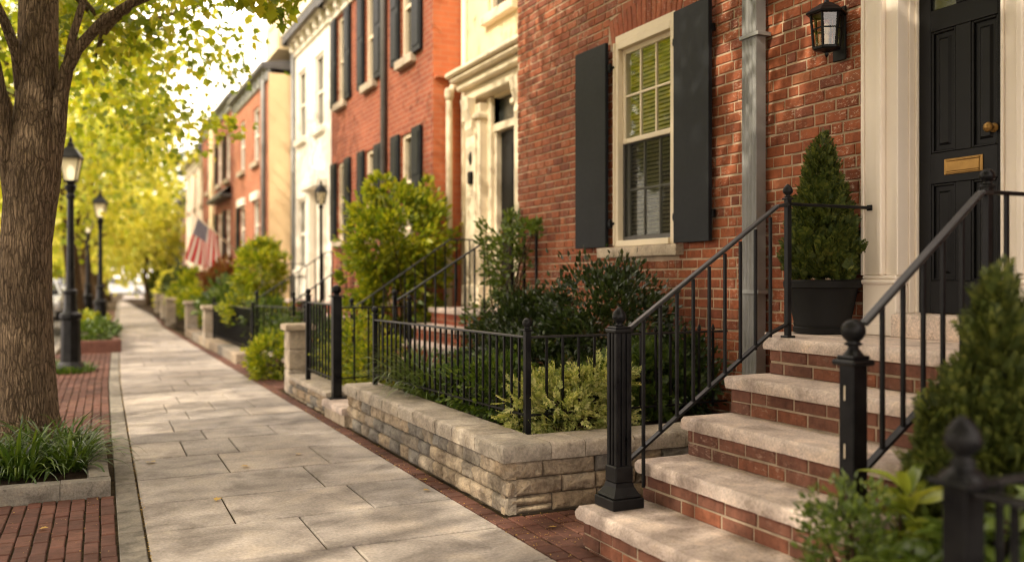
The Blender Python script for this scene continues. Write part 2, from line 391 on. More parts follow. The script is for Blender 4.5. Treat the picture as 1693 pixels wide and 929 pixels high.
# ------------------------------------------------------------------ foliage helpers
T_SIMPLE = (np.array([(0, 0, 0), (.26, .38, .06), (.16, .75, .03), (0, 1, -.08), (-.16, .75, .03), (-.26, .38, .06), (0, .45, 0)], float),
            [(0, 1, 6), (1, 2, 6), (2, 3, 6), (3, 4, 6), (4, 5, 6), (5, 0, 6)])
T_SMALL = (np.array([(0, 0, 0), (.28, .5, .1), (0, 1, -.05), (-.28, .5, .1)], float), [(0, 1, 2), (0, 2, 3)])
_mo = [(0, 0), (.2, .12), (.5, .1), (.36, .3), (.55, .55), (.28, .52), (.22, .7), (0, 1.0), (-.22, .7), (-.28, .52), (-.55, .55), (-.36, .3), (-.5, .1), (-.2, .12)]
T_MAPLE = (np.array([(x, y, .12 * abs(x) - .1 * y * y) for x, y in _mo] + [(0, .38, .02)], float), [(i, (i + 1) % 14, 14) for i in range(14)])
def _spray(n=5, w=.16, l=.42):
    vs = []; fs = []
    for i in range(n):
        y = .12 + .8 * i / n
        for s in (-1, 1):
            b = len(vs); ll = l * (1 - .55 * i / n)
            vs += [(0, y, 0), (s * ll * .75 - s * w * .1, y + ll * .35 - w * .4, .04), (s * ll, y + ll * .75, -.03), (s * ll * .45, y + ll * .72, .05)]
            fs += [(b, b + 1, b + 2), (b, b + 2, b + 3)]
    b = len(vs); vs += [(-.045, 0, 0), (.045, 0, 0), (0, 1.12, 0)]; fs += [(b, b + 1, b + 2)]
    return (np.array(vs, float), fs)
T_SPRAY = _spray()
T_SERR = _spray(4, .3, .34)

def np_mesh(name, V, F):
    me = bpy.data.meshes.new(name); n = len(F); k = F.shape[1]
    me.vertices.add(len(V)); me.vertices.foreach_set('co', np.ascontiguousarray(V, dtype=np.float32).ravel())
    me.loops.add(n * k); me.loops.foreach_set('vertex_index', np.ascontiguousarray(F, dtype=np.int32).ravel())
    me.polygons.add(n); me.polygons.foreach_set('loop_start', np.arange(0, n * k, k, dtype=np.int32))
    me.update(calc_edges=True); me.validate(); return me

def nrm(a): return a / np.maximum(np.linalg.norm(a, axis=1, keepdims=True), 1e-9)

def scatter(tmpl, P, D, S, up=.6, W=None):
    tv, tf = tmpl; n = len(P)
    y = nrm(D); z = rng.normal(size=(n, 3)) * (1 - up) + np.array([0, 0, 1.0]) * up
    z = nrm(z - y * np.sum(z * y, 1, keepdims=True)); x = np.cross(y, z)
    S = np.asarray(S)[:, None]
    wx = S if W is None else S * W
    V = P[:, None, :] + tv[None, :, 0, None] * (x * wx)[:, None, :] + tv[None, :, 1, None] * (y * S)[:, None, :] + tv[None, :, 2, None] * (z * S)[:, None, :]
    F = np.array(tf)[None] + (np.arange(n) * len(tv))[:, None, None]
    return V.reshape(-1, 3), F.reshape(-1, 3)

def cat(parts):
    Vs = []; Fs = []; o = 0
    for V, F in parts: Vs.append(V); Fs.append(F + o); o += len(V)
    return np.concatenate(Vs), np.concatenate(Fs)

def blob_pts(n, c, rad, ncl, spread=.32, shell=.55, low=-1.0, seedless=None):
    """leaf positions clumped inside an ellipsoid; returns positions and outward directions"""
    C = []
    while len(C) < ncl:
        p = rng.uniform(-1, 1, 3); r = np.linalg.norm(p)
        if r > 1 or r < 1e-3 or p[2] < low: continue
        if rng.random() < (r ** 2) * (1 - shell) + shell * (r > .55): C.append(p)
    C = np.array(C); wt = rng.uniform(.4, 1.6, ncl); wt /= wt.sum()
    k = rng.choice(ncl, n, p=wt); q = rng.normal(size=(n, 3)) * spread * rng.uniform(.6, 1.3, ncl)[k][:, None] * .75
    U = C[k] + q
    return np.array(c) + U * np.array(rad), nrm(U * .9 + q * 1.2 + rng.normal(size=(n, 3)) * .35), C * np.array(rad) + np.array(c)

def limb(mb, a, b, r0, r1, sag=.0, n=7, seg=6, jit=.08):
    a, b = Vector(a), Vector(b); pts = []; L = (b - a).length
    o = Vector((random.uniform(-1, 1), random.uniform(-1, 1), random.uniform(-.4, .8))) * L * jit
    for i in range(seg + 1):
        t = i / seg; p = a.lerp(b, t) + o * math.sin(math.pi * t) + Vector((0, 0, sag * L * t * (1 - t)))
        pts.append(p)
    mb.tube(pts, [r0 + (r1 - r0) * (i / seg) ** .8 for i in range(seg + 1)], n)

def shrub(name, label, catg, c, rad, n, size, mat, tmpl=T_SIMPLE, ncl=40, spread=.3, up=.45, low=-.9, stems=6, ground=None, extra=None, group=None, jit=.35, W=None):
    t = thing(name, label, catg, (c[0], c[1], (ground if ground is not None else c[2] - rad[2])), group)
    P, D, C = blob_pts(n, c, rad, ncl, spread, low=low)
    if extra:
        Ps, Ds = [P], [D]
        for (ec, er, en, ek) in extra:
            p, d, cc = blob_pts(en, ec, er, ek, spread, low=low); Ps.append(p); Ds.append(d); C = np.concatenate([C, cc])
        P = np.concatenate(Ps); D = np.concatenate(Ds)
    g = t.location.z + .02
    P[:, 2] = np.maximum(P[:, 2], g)
    D = D + np.array([0, 0, .25]); S = size * rng.uniform(1 - jit, 1 + jit, len(P))
    V, F = scatter(tmpl, P, D, S, up, W)
    link('foliage', np_mesh(name + '_foliage', V, F), mat, t)
    if stems:
        mb = MB()
        for k in rng.choice(len(C), min(stems, len(C)), replace=False):
            limb(mb, (c[0] + random.uniform(-.2, .2) * rad[0], c[1] + random.uniform(-.2, .2) * rad[1], g - .03), C[k], .012 + .01 * rad[2], .004, 0, 5, 5)
        mb.build('stem', M['twig'], t, True)
    return t

def tree(name, label, loc, H, r, cc, rad, n, size, lm, bm_=None, ncl=60, spread=.24, tmpl=T_SMALL, limbs=10, low=-.8, group=None, lean=(0, 0), fork=None, up=.35):
    x, y, z0 = loc; t = thing(name, label, 'tree', loc, group)
    mb = MB(); fz = fork or (cc[2] - rad[2] * .75)
    top = Vector((cc[0], cc[1], cc[2] + rad[2] * .35)); pts = []; rr = []
    for i in range(13):
        s = i / 12; p = Vector((x, y, z0)).lerp(top, s); p.x += .06 * math.sin(s * 6 + x * 3) + lean[0] * s * (1 - s); p.y += lean[1] * s * (1 - s)
        pts.append(p); rr.append(r * (1 + .5 * math.exp(-s * 16)) * (1 - .82 * s))
    mb.tube(pts, rr, 14, .08, x)
    P, D, C = blob_pts(n, cc, rad, ncl, spread, low=low)
    order = rng.permutation(len(C))[:limbs]
    for k in order:
        s = random.uniform(.35, .85); i = int(s * 12); a = pts[i]
        if a.z > C[k][2] + .5: a = pts[max(3, int(s * 6))]
        limb(mb, a, C[k], rr[i] * .55, .012, .1, 7, 7)
    mb.build('trunk', bm_ or M['bark_far'], t, True)
    D[:, 2] -= .35
    V, F = scatter(tmpl, P, D, size * rng.uniform(.65, 1.35, n), up)
    link('crown', np_mesh(name + '_crown', V, F), lm, t)
    return t

def blades(c, rad, n, length, w, lift=(.5, 1.1), seg=6):
    """arching strap leaves; every blade its own island"""
    Vs = []; Fs = []
    for i in range(n):
        a = random.uniform(0, 2 * math.pi); rr = math.sqrt(random.random())
        o = Vector((c[0] + rad[0] * rr * math.cos(a) * .55, c[1] + rad[1] * rr * math.sin(a) * .55, c[2]))
        az = a + random.gauss(0, .7); d = Vector((math.cos(az), math.sin(az), 0)); L = length * random.uniform(.6, 1.15)
        el = random.uniform(*lift); side = Vector((-d.y, d.x, 0)); ww = w * random.uniform(.7, 1.2); p = o.copy(); b = len(Vs); roll = random.uniform(-.5, .5)
        cur = random.uniform(1.4, 2.6)
        for k in range(seg + 1):
            s = k / seg; e = el - cur * s * s * .9
            wd = ww * (1 - s ** 2.5) * (.6 + .4 * min(1, s * 4)) + .0004
            sv = (side + Vector((0, 0, roll * s))).normalized() * wd
            Vs += [p - sv, p + sv]
            p = p + (d * math.cos(e) + Vector((0, 0, math.sin(e)))) * (L / seg)
        for k in range(seg): Fs.append((b + 2 * k, b + 2 * k + 1, b + 2 * k + 3, b + 2 * k + 2))
    return np.array([tuple(v) for v in Vs]), np.array(Fs)

# ------------------------------------------------------------------ brick and stone helpers
def brick(mb, fn, u0, u1, v0, v1, d=.02, c=.004, proud=0.0, rot=0.0):
    cu, cv = (u0 + u1) / 2, (v0 + v1) / 2
    def P(u, v, w):
        if rot: u, v = cu + (u - cu) - (v - cv) * rot, cv + (v - cv) + (u - cu) * rot
        return fn(u, v, w)
    b = [(u0, v0), (u1, v0), (u1, v1), (u0, v1)]; i = [(u0 + c, v0 + c), (u1 - c, v0 + c), (u1 - c, v1 - c), (u0 + c, v1 - c)]
    vs = [P(u, v, -d) for u, v in b] + [P(u, v, proud - c) for u, v in b] + [P(u, v, proud) for u, v in i]
    fs = []
    for k in range(4):
        l = (k + 1) % 4; fs += [(k, l, 4 + l, 4 + k), (4 + k, 4 + l, 8 + l, 8 + k)]
    fs.append((8, 9, 10, 11)); mb.add(vs, fs)

def lay_bricks(mb, fn, u0, u1, v0, v1, course, length, joint=.011, openings=(), jit=.0018, head=.12, cut=None):
    v = v0; row = 0
    while v < v1 - .02:
        h = course - joint; u = u0 - random.uniform(0, length)
        drift = random.uniform(-.0015, .0015)
        spans = [(u0, u1)]
        for (a0, a1, b0, b1) in openings:
            if v + h * .6 > b0 and v + h * .4 < b1:
                ns = []
                for (s0, s1) in spans:
                    if a1 <= s0 or a0 >= s1: ns.append((s0, s1)); continue
                    if a0 > s0: ns.append((s0, a0))
                    if a1 < s1: ns.append((a1, s1))
                spans = ns
        while u < u1:
            L = length if random.random() > head else length * .52
            L *= random.uniform(.94, 1.05)
            for (s0, s1) in spans:
                a, b = max(u, s0), min(u + L - joint, s1)
                if b - a > .025:
                    j = lambda: random.uniform(-jit, jit)
                    brick(mb, fn, a + j(), b + j(), v + drift + j(), v + drift + h + j(), .02, .0045, random.uniform(-.002, .0025), random.uniform(-.006, .006))
            u += L
        v += course; row += 1

def stone_block(mb, fn, u0, u1, v0, v1, d=.07, nu=8, nv=5, amp=.012, seed=0, rnd=.018):
    vs = []; fs = []
    for j in range(nv + 1):
        for i in range(nu + 1):
            s, t = i / nu, j / nv
            s2 = s if 0 < s < 1 else s; u = u0 + (u1 - u0) * s2; v = v0 + (v1 - v0) * t
            e = min(u - u0, u1 - u, v - v0, v1 - v); edge = 1 - math.exp(-e / rnd)
            q = Vector((u * 7 + seed, v * 7, seed * .7)); w = -rnd * 1.1 * (1 - edge) + amp * edge * (noise.noise(q) * .8 + noise.noise(q * 2.3) * .6 + noise.noise(q * 5) * .35)
            bord = i in (0, nu) or j in (0, nv)
            uj = noise.noise(Vector((u * 9, v * 9, seed))) * .004; vj = noise.noise(Vector((u * 9, v * 9, seed + 5))) * .004
            vs.append(fn(u + uj, v + vj, w - (.006 if bord else 0)))
    n0 = len(vs)
    for j in range(nv):
        for i in range(nu): a = j * (nu + 1) + i; fs.append((a, a + 1, a + nu + 2, a + nu + 1))
    ring = [i for i in range(nu + 1)] + [(j + 1) * (nu + 1) - 1 for j in range(1, nv + 1)] + [nv * (nu + 1) + i for i in range(nu - 1, -1, -1)] + [j * (nu + 1) for j in range(nv - 1, 0, -1)]
    params = [(i / nu, 0) for i in range(nu + 1)] + [(1, j / nv) for j in range(1, nv + 1)] + [(i / nu, 1) for i in range(nu - 1, -1, -1)] + [(0, j / nv) for j in range(nv - 1, 0, -1)]
    for (s, t) in params: vs.append(fn(u0 + (u1 - u0) * s, v0 + (v1 - v0) * t, -d))
    m = len(ring)
    for k in range(m): fs.append((ring[k], ring[(k + 1) % m], n0 + (k + 1) % m, n0 + k))
    mb.add(vs, fs)

def rough_slab(mb, x0, x1, y0, y1, z0, z1, faces=('-x',), amp=.007, seed=0, step=.03, rnd=.012):
    """stone slab with a worn top edge and rough faces: a closed subdivided box, displaced"""
    nx = max(2, int((x1 - x0) / step)); ny = max(2, int((y1 - y0) / step)); nz = max(3, int((z1 - z0) / .016))
    idx = {}; vs = []
    def V(i, j, k):
        if (i, j, k) in idx: return idx[(i, j, k)]
        x = x0 + (x1 - x0) * i / nx; y = y0 + (y1 - y0) * j / ny; z = z0 + (z1 - z0) * k / nz
        p = Vector((x, y, z)); q = p * 16 + Vector((seed, 0, 0)); nn = noise.noise(q) * .7 + noise.noise(q * 2.4) * .5 + noise.noise(q * 6) * .3
        e = math.exp(-(z1 - z) / rnd)
        for (cond, ax, sg, key) in ((i == 0, 0, 1, '-x'), (i == nx, 0, -1, '+x'), (j == 0, 1, 1, '-y'), (j == ny, 1, -1, '+y')):
            if cond and key in faces:
                p[ax] += sg * (amp * (.6 + nn) + rnd * .7 * e + rnd * .4 * math.exp(-(z - z0) / rnd))
                if k == nz: p.z -= rnd * .45 + amp * .4 * nn
        if k == nz: p.z += .0016 * noise.noise(Vector((x * 5, y * 5, seed)))
        idx[(i, j, k)] = len(vs); vs.append(p); return idx[(i, j, k)]
    fs = []
    for i in range(nx):
        for j in range(ny):
            fs.append((V(i, j, nz), V(i + 1, j, nz), V(i + 1, j + 1, nz), V(i, j + 1, nz))); fs.append((V(i, j, 0), V(i, j + 1, 0), V(i + 1, j + 1, 0), V(i + 1, j, 0)))
    for k in range(nz):
        for i in range(nx):
            fs.append((V(i, 0, k), V(i + 1, 0, k), V(i + 1, 0, k + 1), V(i, 0, k + 1))); fs.append((V(i, ny, k), V(i, ny, k + 1), V(i + 1, ny, k + 1), V(i + 1, ny, k)))
        for j in range(ny):
            fs.append((V(0, j, k), V(0, j, k + 1), V(0, j + 1, k + 1), V(0, j + 1, k))); fs.append((V(nx, j, k), V(nx, j + 1, k), V(nx, j + 1, k + 1), V(nx, j, k + 1)))
    mb.add(vs, fs)
#==PART2==
# ================================================================== SETTING
def interp(tab, y):
    for (a, va), (b, vb) in zip(tab, tab[1:]):
        if y <= b: return va + (vb - va) * (y - a) / (b - a)
    return tab[-1][1]
LT = [(-10, .26), (4, .28), (8, .35), (12.5, .44), (18, .62), (30, 1.0), (50, 1.75), (80, 3.1), (120, 5.0)]
RT = [(-10, 1.985), (26, 1.985), (36, 2.35), (50, 3.0), (80, 4.5), (120, 6.5)]
def Lx(y): return interp(LT, y)
def Rx(y): return interp(RT, y)
def Kx(y): return Lx(y) - 1.02

tagp(MB().quad((-300, -150, -.2), (300, -150, -.2), (300, 500, -.2), (-300, 500, -.2)).build('ground', M['ground'], None, fix=False), kind='structure')
ys = [-12, -4, 4, 8, 12.5, 18, 24, 30, 40, 50, 60, 70, 80]
mb = MB()
for a, b in zip(ys, ys[1:]): mb.quad((-7.6, a, -.12), (Kx(a) - .02, a, -.12), (Kx(b) - .02, b, -.12), (-7.6, b, -.12))
mb.quad((-40, 80, -.12), (40, 80, -.12), (40, 90, -.12), (-40, 90, -.12))
tagp(mb.build('road', M['asphalt'], None, fix=False), kind='structure')
mb = MB()
mb.box((-12.5, -12, -.19), (-7.6, 79, 0))
tagp(mb.build('opposite_pavement', M['flag']), kind='structure')
mb = MB()
for a, b in zip(ys, ys[1:]): mb.quad((Kx(a) - .13, a, -.012), (Rx(a) + .02, a, -.012), (Rx(b) + .02, b, -.012), (Kx(b) - .13, b, -.012))
for a, b in zip(ys, ys[1:]): mb.quad((Rx(a) + .02, a, -.012), (9, a, -.012), (9, b, -.012), (Rx(b) + .02, b, -.012))
tagp(mb.build('pavement_bed', M['sand'], None, fix=False), kind='structure')
# kerb stones along the road
mb = MB(); y = -6.0
while y < 79:
    L = random.uniform(1.1, 1.6) * (1 if y < 30 else 2); y2 = min(79.5, y + L)
    vs = []
    for yy in (y + .005, y2 - .005):
        x0, x1 = Kx(yy) - .15, Kx(yy) - .006
        vs += [(x0, yy, -.19), (x1, yy, -.19), (x1, yy, .002), (x0 + .02, yy, .002), (x0, yy, -.02)]
    mb.add(vs, [(0, 1, 2, 3, 4), (9, 8, 7, 6, 5)] + [(i, (i + 1) % 5, 5 + (i + 1) % 5, 5 + i) for i in range(5)]); y = y2
tagp(mb.build('road_kerb', M['curb']), kind='structure')
# bluestone flags
mb = MB(); y = -1.0; prev = []
def flag_fn(u, v, w): return (Lx(v) + u * (Rx(v) - Lx(v)) / 1.7, v, w)
while y < 78:
    dpt = random.uniform(.46, .72) * (1 if y < 22 else 1.5 if y < 40 else 3)
    for _ in range(30):
        k = random.choice((1, 2, 2, 2, 3)); cuts = sorted(random.uniform(.3, 1.4) for _ in range(k))
        ok = all(b - a > .35 for a, b in zip([0] + cuts, cuts + [1.7])) and all(abs(c - p) > .12 for c in cuts for p in prev)
        if ok: break
    prev = cuts; e = [0] + cuts + [1.7]
    for a, b in zip(e, e[1:]):
        tz = [random.uniform(-.0015, .0015) for _ in range(3)]
        g = .0045
        def fn(u, v, w, a=a, y=y, tz=tz): p = flag_fn(u, v, w); return (p[0], p[1], p[2] + tz[0] + tz[1] * (u - a) + tz[2] * (v - y))
        brick(mb, fn, a + g, b - g, y + .009, y + dpt - .009, .03, .006, 0, random.uniform(-.003, .003))
    y += dpt
tagp(mb.build('sidewalk', M['flag']), kind='structure')
# narrow grey edging strip beside the flags
mb = MB(); y = -1.0
while y < 60:
    L = random.uniform(.45, .75)
    brick(mb, lambda u, v, w: (Lx(v) - .135 + u, v, w), .006, .127, y + .004, y + L - .004, .03, .005, random.uniform(-.002, .001)); y += L
tagp(mb.build('sidewalk_edging', M['curb']), kind='structure')
# brick paving of the tree strip
mb = MB()
lay_bricks(mb, lambda u, v, w: (Lx(u) - .142 - v, u, w), 0, 40, 0, .875, .0765, .205, .0085,
           [(5.95, 7.9, .03, 2), (17.5, 28, -1, 2)], .0025, .02)
tagp(mb.build('brick_pavement', M['paver']), kind='structure')
mb = MB()
lay_bricks(mb, lambda u, v, w: (Rx(u) + .005 + v, u, w), -1, 40, 0, .1, .105, .112, .009, (), .003, 0)
lay_bricks(mb, lambda u, v, w: (2.1 + v, u, w), 0, 4.48, 0, 1.25, .104, .21, .01, (), .003, .1)
lay_bricks(mb, lambda u, v, w: (2.1 + v, u, w), 10.9, 17.5, 0, .42, .104, .21, .01, (), .003, .1)
for v in mb.v: pass
tagp(mb.build('brick_border', M['paver']), kind='structure')
# soil
def soil(name, x0, x1, y0, y1, z, amp=.03, base=None):
    mb = MB(); nx = max(4, int((x1 - x0) / .12)); ny = max(4, int((y1 - y0) / .12)); vs = []
    for j in range(ny + 1):
        for i in range(nx + 1):
            x = x0 + (x1 - x0) * i / nx; y = y0 + (y1 - y0) * j / ny
            vs.append((x, y, z + amp * noise.noise(Vector((x * 3, y * 3, z))) + amp * .5 * noise.noise(Vector((x * 11, y * 11, z)))))
    mb.add(vs, [(j * (nx + 1) + i, j * (nx + 1) + i + 1, (j + 1) * (nx + 1) + i + 1, (j + 1) * (nx + 1) + i) for j in range(ny) for i in range(nx)])
    return tagp(mb.build(name, M['soil'], None, True, False), kind='structure')
soil('garden_soil', 2.32, 4.11, 4.8, 7.62, .345)
soil('garden_soil', 2.12, 4.11, -1, 2.47, .12)
soil('garden_soil', 2.35, 4.64, 8.7, 18.3, .1)
soil('garden_soil', 2.2, 3.62, 18.3, 60, .08)
# crumbs of leaf litter caught in the joints
Vs = []
n = 1500; yy = rng.uniform(2.5, 16, n) ; ch = rng.random(n)
xx = np.where(ch < .45, np.array([Lx(v) for v in yy]) + rng.normal(0, .006, n), np.where(ch < .8, 1.99 + rng.normal(0, .012, n), 2.08 - np.abs(rng.normal(0, .02, n))))
P = np.stack([xx, yy, np.full(n, .001)], 1); a = rng.uniform(0, 6.28, n)
V, F = scatter(T_SMALL, P, np.stack([np.cos(a), np.sin(a), rng.uniform(-.1, .3, n)], 1), rng.uniform(.004, .014, n), .8)
n2 = 420; P2 = np.stack([rng.uniform(2.0, 3.0, n2), rng.uniform(3.9, 4.5, n2), np.full(n2, .003)], 1); a = rng.uniform(0, 6.28, n2)
V2, F2 = scatter(T_SMALL, P2, np.stack([np.cos(a), np.sin(a), rng.uniform(-.1, .3, n2)], 1), rng.uniform(.004, .011, n2), .8)
n3 = 700; P3 = np.stack([rng.uniform(-.7, .14, n3), rng.uniform(3.5, 12, n3), np.full(n3, .002)], 1); a = rng.uniform(0, 6.28, n3)
V3, F3 = scatter(T_SMALL, P3, np.stack([np.cos(a), np.sin(a), rng.uniform(-.1, .3, n3)], 1), rng.uniform(.003, .012, n3), .8)
o = link('leaf_litter', np_mesh('litter', *cat([(V, F), (V2, F2), (V3, F3)])), M['leaf_dry'])
tagp(o, 'yellow crumbs of leaf litter caught in the paving joints', 'leaf litter', kind='stuff')
for i, (x, y, s, lab) in enumerate([
        (.42, 6.9, .075, 'tan fallen leaf on the first flag beside the tree planter'), (1.05, 6.45, .07, 'curled yellow leaf lying alone in mid sidewalk'),
        (1.98, 5.55, .07, 'pale dry leaf on the brick edge below the planter wall'), (1.93, 5.25, .05, 'tiny orange leaf on the flags near the planter wall'),
        (1.45, 6.75, .06, 'small gold leaf on the flags before the planter wall'), (.7, 5.55, .05, 'brown leaf lying near the grey edging strip'),
        (2.2, 4.2, .05, 'yellow leaf on the brick paving by the lowest step'), (-.2, 5.3, .05, 'yellow leaf on the brick paving before the tree planter')]):
    P = np.array([[x, y, .006]]); a = random.uniform(0, 6.28)
    V, F = scatter(T_MAPLE, P, np.array([[math.cos(a), math.sin(a), .25]]), [s], .9)
    V[:, 2] = np.maximum(V[:, 2], .003)
    tagp(link('fallen_leaf', np_mesh('fallen_leaf', V, F), M['leaf_dry']), lab, 'leaf', 'fallen leaves on the paving')

# ================================================================== NEAR HOUSE
FX = 4.12
def fface(u, v, w): return (FX - w, u, v)
WY0, WY1, WZ0, WZ1 = 5.75, 6.63, 1.57, 3.30
AY = (WY0 + WY1) / 2; AR = 2.0; ARISE = .055; ACZ = WZ1 - .005 - AR + ARISE
def arch_hw(v):
    dz = v - ACZ; best = 0
    for k in range(0, 70):
        u = k * .01; r = math.hypot(u, dz); th = math.atan2(u, dz)
        if r < AR + .232 and th < .5 / AR * 1.02 and r > AR - .1: best = u + .012
    return best
house = thing('brick_house', 'near red brick house with white door surround and charcoal shutters', 'house', (6.5, 4.2, 0))
ops = [(WY0, WY1, WZ0 - .085, WZ1 + .02), (2.72, 3.80, .2, 3.55)]
v = .22
while v < 4.9:
    if WZ1 - .05 < v + .036 < WZ1 + .4:
        hw = arch_hw(v + .036)
        if hw > 0: ops.append((AY - hw, AY + hw, v - .001, v + .07))
    v += .0725
mb = MB(); lay_bricks(mb, fface, 0.0, 8.55, .22, 5.3, .0725, .178, .0118, ops, .0024, .3)
mb.build('brick_wall', M['brick'], house)
mb = MB(); nv = 15; thm = .5 / AR
for k in range(nv):
    th = -thm + 2 * thm * (k + .5) / nv; rc = AR + .116
    u, vv = AY + rc * math.sin(th), ACZ + rc * math.cos(th); w = 2 * thm / nv * rc - .010
    brick(mb, fface, u - w / 2, u + w / 2, vv - .112, vv + .112, .02, .004, random.uniform(-.001, .002), -math.tan(th))
mb.build('window_arch', M['voussoir'], house)
def cells(mb, X, y0, y1, z0, z1, ops, depth=0.0):
    Y = sorted({y0, y1, *[o[0] for o in ops], *[o[1] for o in ops]}); Z = sorted({z0, z1, *[o[2] for o in ops], *[o[3] for o in ops]})
    Y = [y for y in Y if y0 <= y <= y1]; Z = [z for z in Z if z0 <= z <= z1]
    for a, b in zip(Y, Y[1:]):
        for c, d in zip(Z, Z[1:]):
            m, n = (a + b) / 2, (c + d) / 2
            if any(o[0] < m < o[1] and o[2] < n < o[3] for o in ops): continue
            mb.quad((X, a, c), (X, a, d), (X, b, d), (X, b, c))
    if depth:
        for (a, b, c, d) in ops:
            mb.quad((X, a, c), (X, a, d), (X + depth, a, d), (X + depth, a, c)); mb.quad((X, b, c), (X + depth, b, c), (X + depth, b, d), (X, b, d))
            mb.quad((X, a, d), (X, b, d), (X + depth, b, d), (X + depth, a, d)); mb.quad((X, a, c), (X + depth, a, c), (X + depth, b, c), (X, b, c))
mb = MB(); cells(mb, FX + .007, 0, 8.55, -.01, 5.3, [(WY0, WY1, WZ0 - .04, WZ1), (2.96, 3.57, .9, 3.2)], .16)
mb.build('mortar_backing', M['mortar'], house, fix=False)
mb = MB(); mb.quad((FX + .007, 8.549, -.01), (9, 8.549, -.01), (9, 8.549, 5.6), (FX + .007, 8.549, 5.6)); mb.quad((FX + .007, 0.001, -.01), (FX + .007, 0.001, 5.6), (9, 0.001, 5.6), (9, 0.001, -.01))
mb.quad((9, 0, -.01), (9, 0, 5.6), (9, 8.55, 5.6), (9, 8.55, -.01))
mb.build('side_wall', M['brick_a'], house, fix=False)
mb = MB(); mb.box((3.86, -.1, 5.55), (4.12, 8.55, 5.72), .01); mb.box((3.95, -.05, 5.3), (4.11, 8.55, 5.55), .01)
for i in range(22): mb.box((3.9, .1 + i * .39, 5.4), (3.95, .2 + i * .39, 5.55), .005)
mb.build('cornice', M['cream'], house)
mb = MB(); mb.add([(3.9, -.05, 5.73), (9, -.05, 6.9), (9, 8.55, 6.9), (3.9, 8.55, 5.73), (9, -.05, 5.6), (9, 8.55, 5.6)], [(0, 1, 2, 3), (0, 4, 1), (3, 2, 5)])
mb.build('roof', M['slate'], house, fix=False)
# window
X = FX
win = MB()
fw = .062
win.box((X - .012, WY0, WZ0), (X + .13, WY0 + fw, WZ1), .004); win.box((X - .012, WY1 - fw, WZ0), (X + .13, WY1, WZ1), .004)
win.box((X - .012, WY0 + fw, WZ1 - fw), (X + .13, WY1 - fw, WZ1), .004); win.box((X - .03, WY0 + fw, WZ0), (X + .13, WY1 - fw, WZ0 + .05), .004)
win.box((X - .022, WY0 - .004, WZ0 + .01), (X - .0125, WY0 + .022, WZ1 + .004), .003); win.box((X - .022, WY1 - .022, WZ0 + .01), (X - .0125, WY1 + .004, WZ1 + .004), .003)
win.box((X - .005, WY0 + .01, WZ1 + .001), (X + .1, WY1 - .01, WZ1 + .06), .003)
win = win.build('window', M['cream'], house)
def sash(x, y0, y1, z0, z1, b, cols, rows, mt, nm='sash'):
    mb = MB(); t = .032
    mb.box((x, y0, z0), (x + t, y0 + b, z1), .004); mb.box((x, y1 - b, z0), (x + t, y1, z1), .004)
    mb.box((x + .001, y0 + b, z0), (x + t, y1 - b, z0 + b), .004); mb.box((x + .001, y0 + b, z1 - b), (x + t, y1 - b, z1), .004)
    for i in range(1, cols):
        yc = y0 + b + (y1 - y0 - 2 * b) * i / cols; mb.box((x + .004, yc - .010, z0 + b), (x + t - .004, yc + .010, z1 - b), .003)
    for j in range(1, rows):
        zc = z0 + b + (z1 - z0 - 2 * b) * j / rows; mb.box((x + .0055, y0 + b, zc - .010), (x + t - .0055, y1 - b, zc + .010), .003)
    s = mb.build(nm, mt, win)
    MB().box((x + .014, y0 + b - .004, z0 + b - .004), (x + .018, y1 - b + .004, z1 - b + .004)).build('pane', M['glass'], win)
    return s
sash(X + .035, WY0 + fw, WY1 - fw, 2.44, WZ1 - fw, .042, 3, 2, M['cream'])
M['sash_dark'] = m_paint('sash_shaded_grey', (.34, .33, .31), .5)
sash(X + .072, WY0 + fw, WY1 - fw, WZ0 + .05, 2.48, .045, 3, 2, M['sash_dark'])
mb = MB(); a, b = WY0 + fw + .002, WY1 - fw - .002
mb.box((X + .04, a, WZ0 + .051), (X + .058, a + .022, 2.438)); mb.box((X + .04, b - .022, WZ0 + .051), (X + .058, b, 2.438)); mb.box((X + .04, a + .022, WZ0 + .051), (X + .058, b - .022, WZ0 + .085))
mb.build('screen_frame', M['dark_metal'], win)
MB().box((X + .047, a + .02, WZ0 + .08), (X + .049, b - .02, 2.437)).build('insect_screen', M['screen'], win)
mb = MB()
for i in range(48):
    z = WZ0 + .06 + i * .0345
    mb.box((-.0175, WY0 + .05, -.0012), (.0175, WY1 - .05, .0012), 0, Matrix.Translation((X + .135, 0, z)) @ Matrix.Rotation(R(-48), 4, 'Y'))
mb.build('blind', M['blind'], win)
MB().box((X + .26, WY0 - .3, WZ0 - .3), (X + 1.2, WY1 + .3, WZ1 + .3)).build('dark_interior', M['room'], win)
mb = MB(); rough_slab(mb, X - .075, X + .02, WY0 - .1, WY1 + .18, WZ0 - .088, WZ0 - .003, ('-x', '-y'), .002, 3, .03, .006)
mb.build('window_sill', M['cast'], win, True, ang=50)
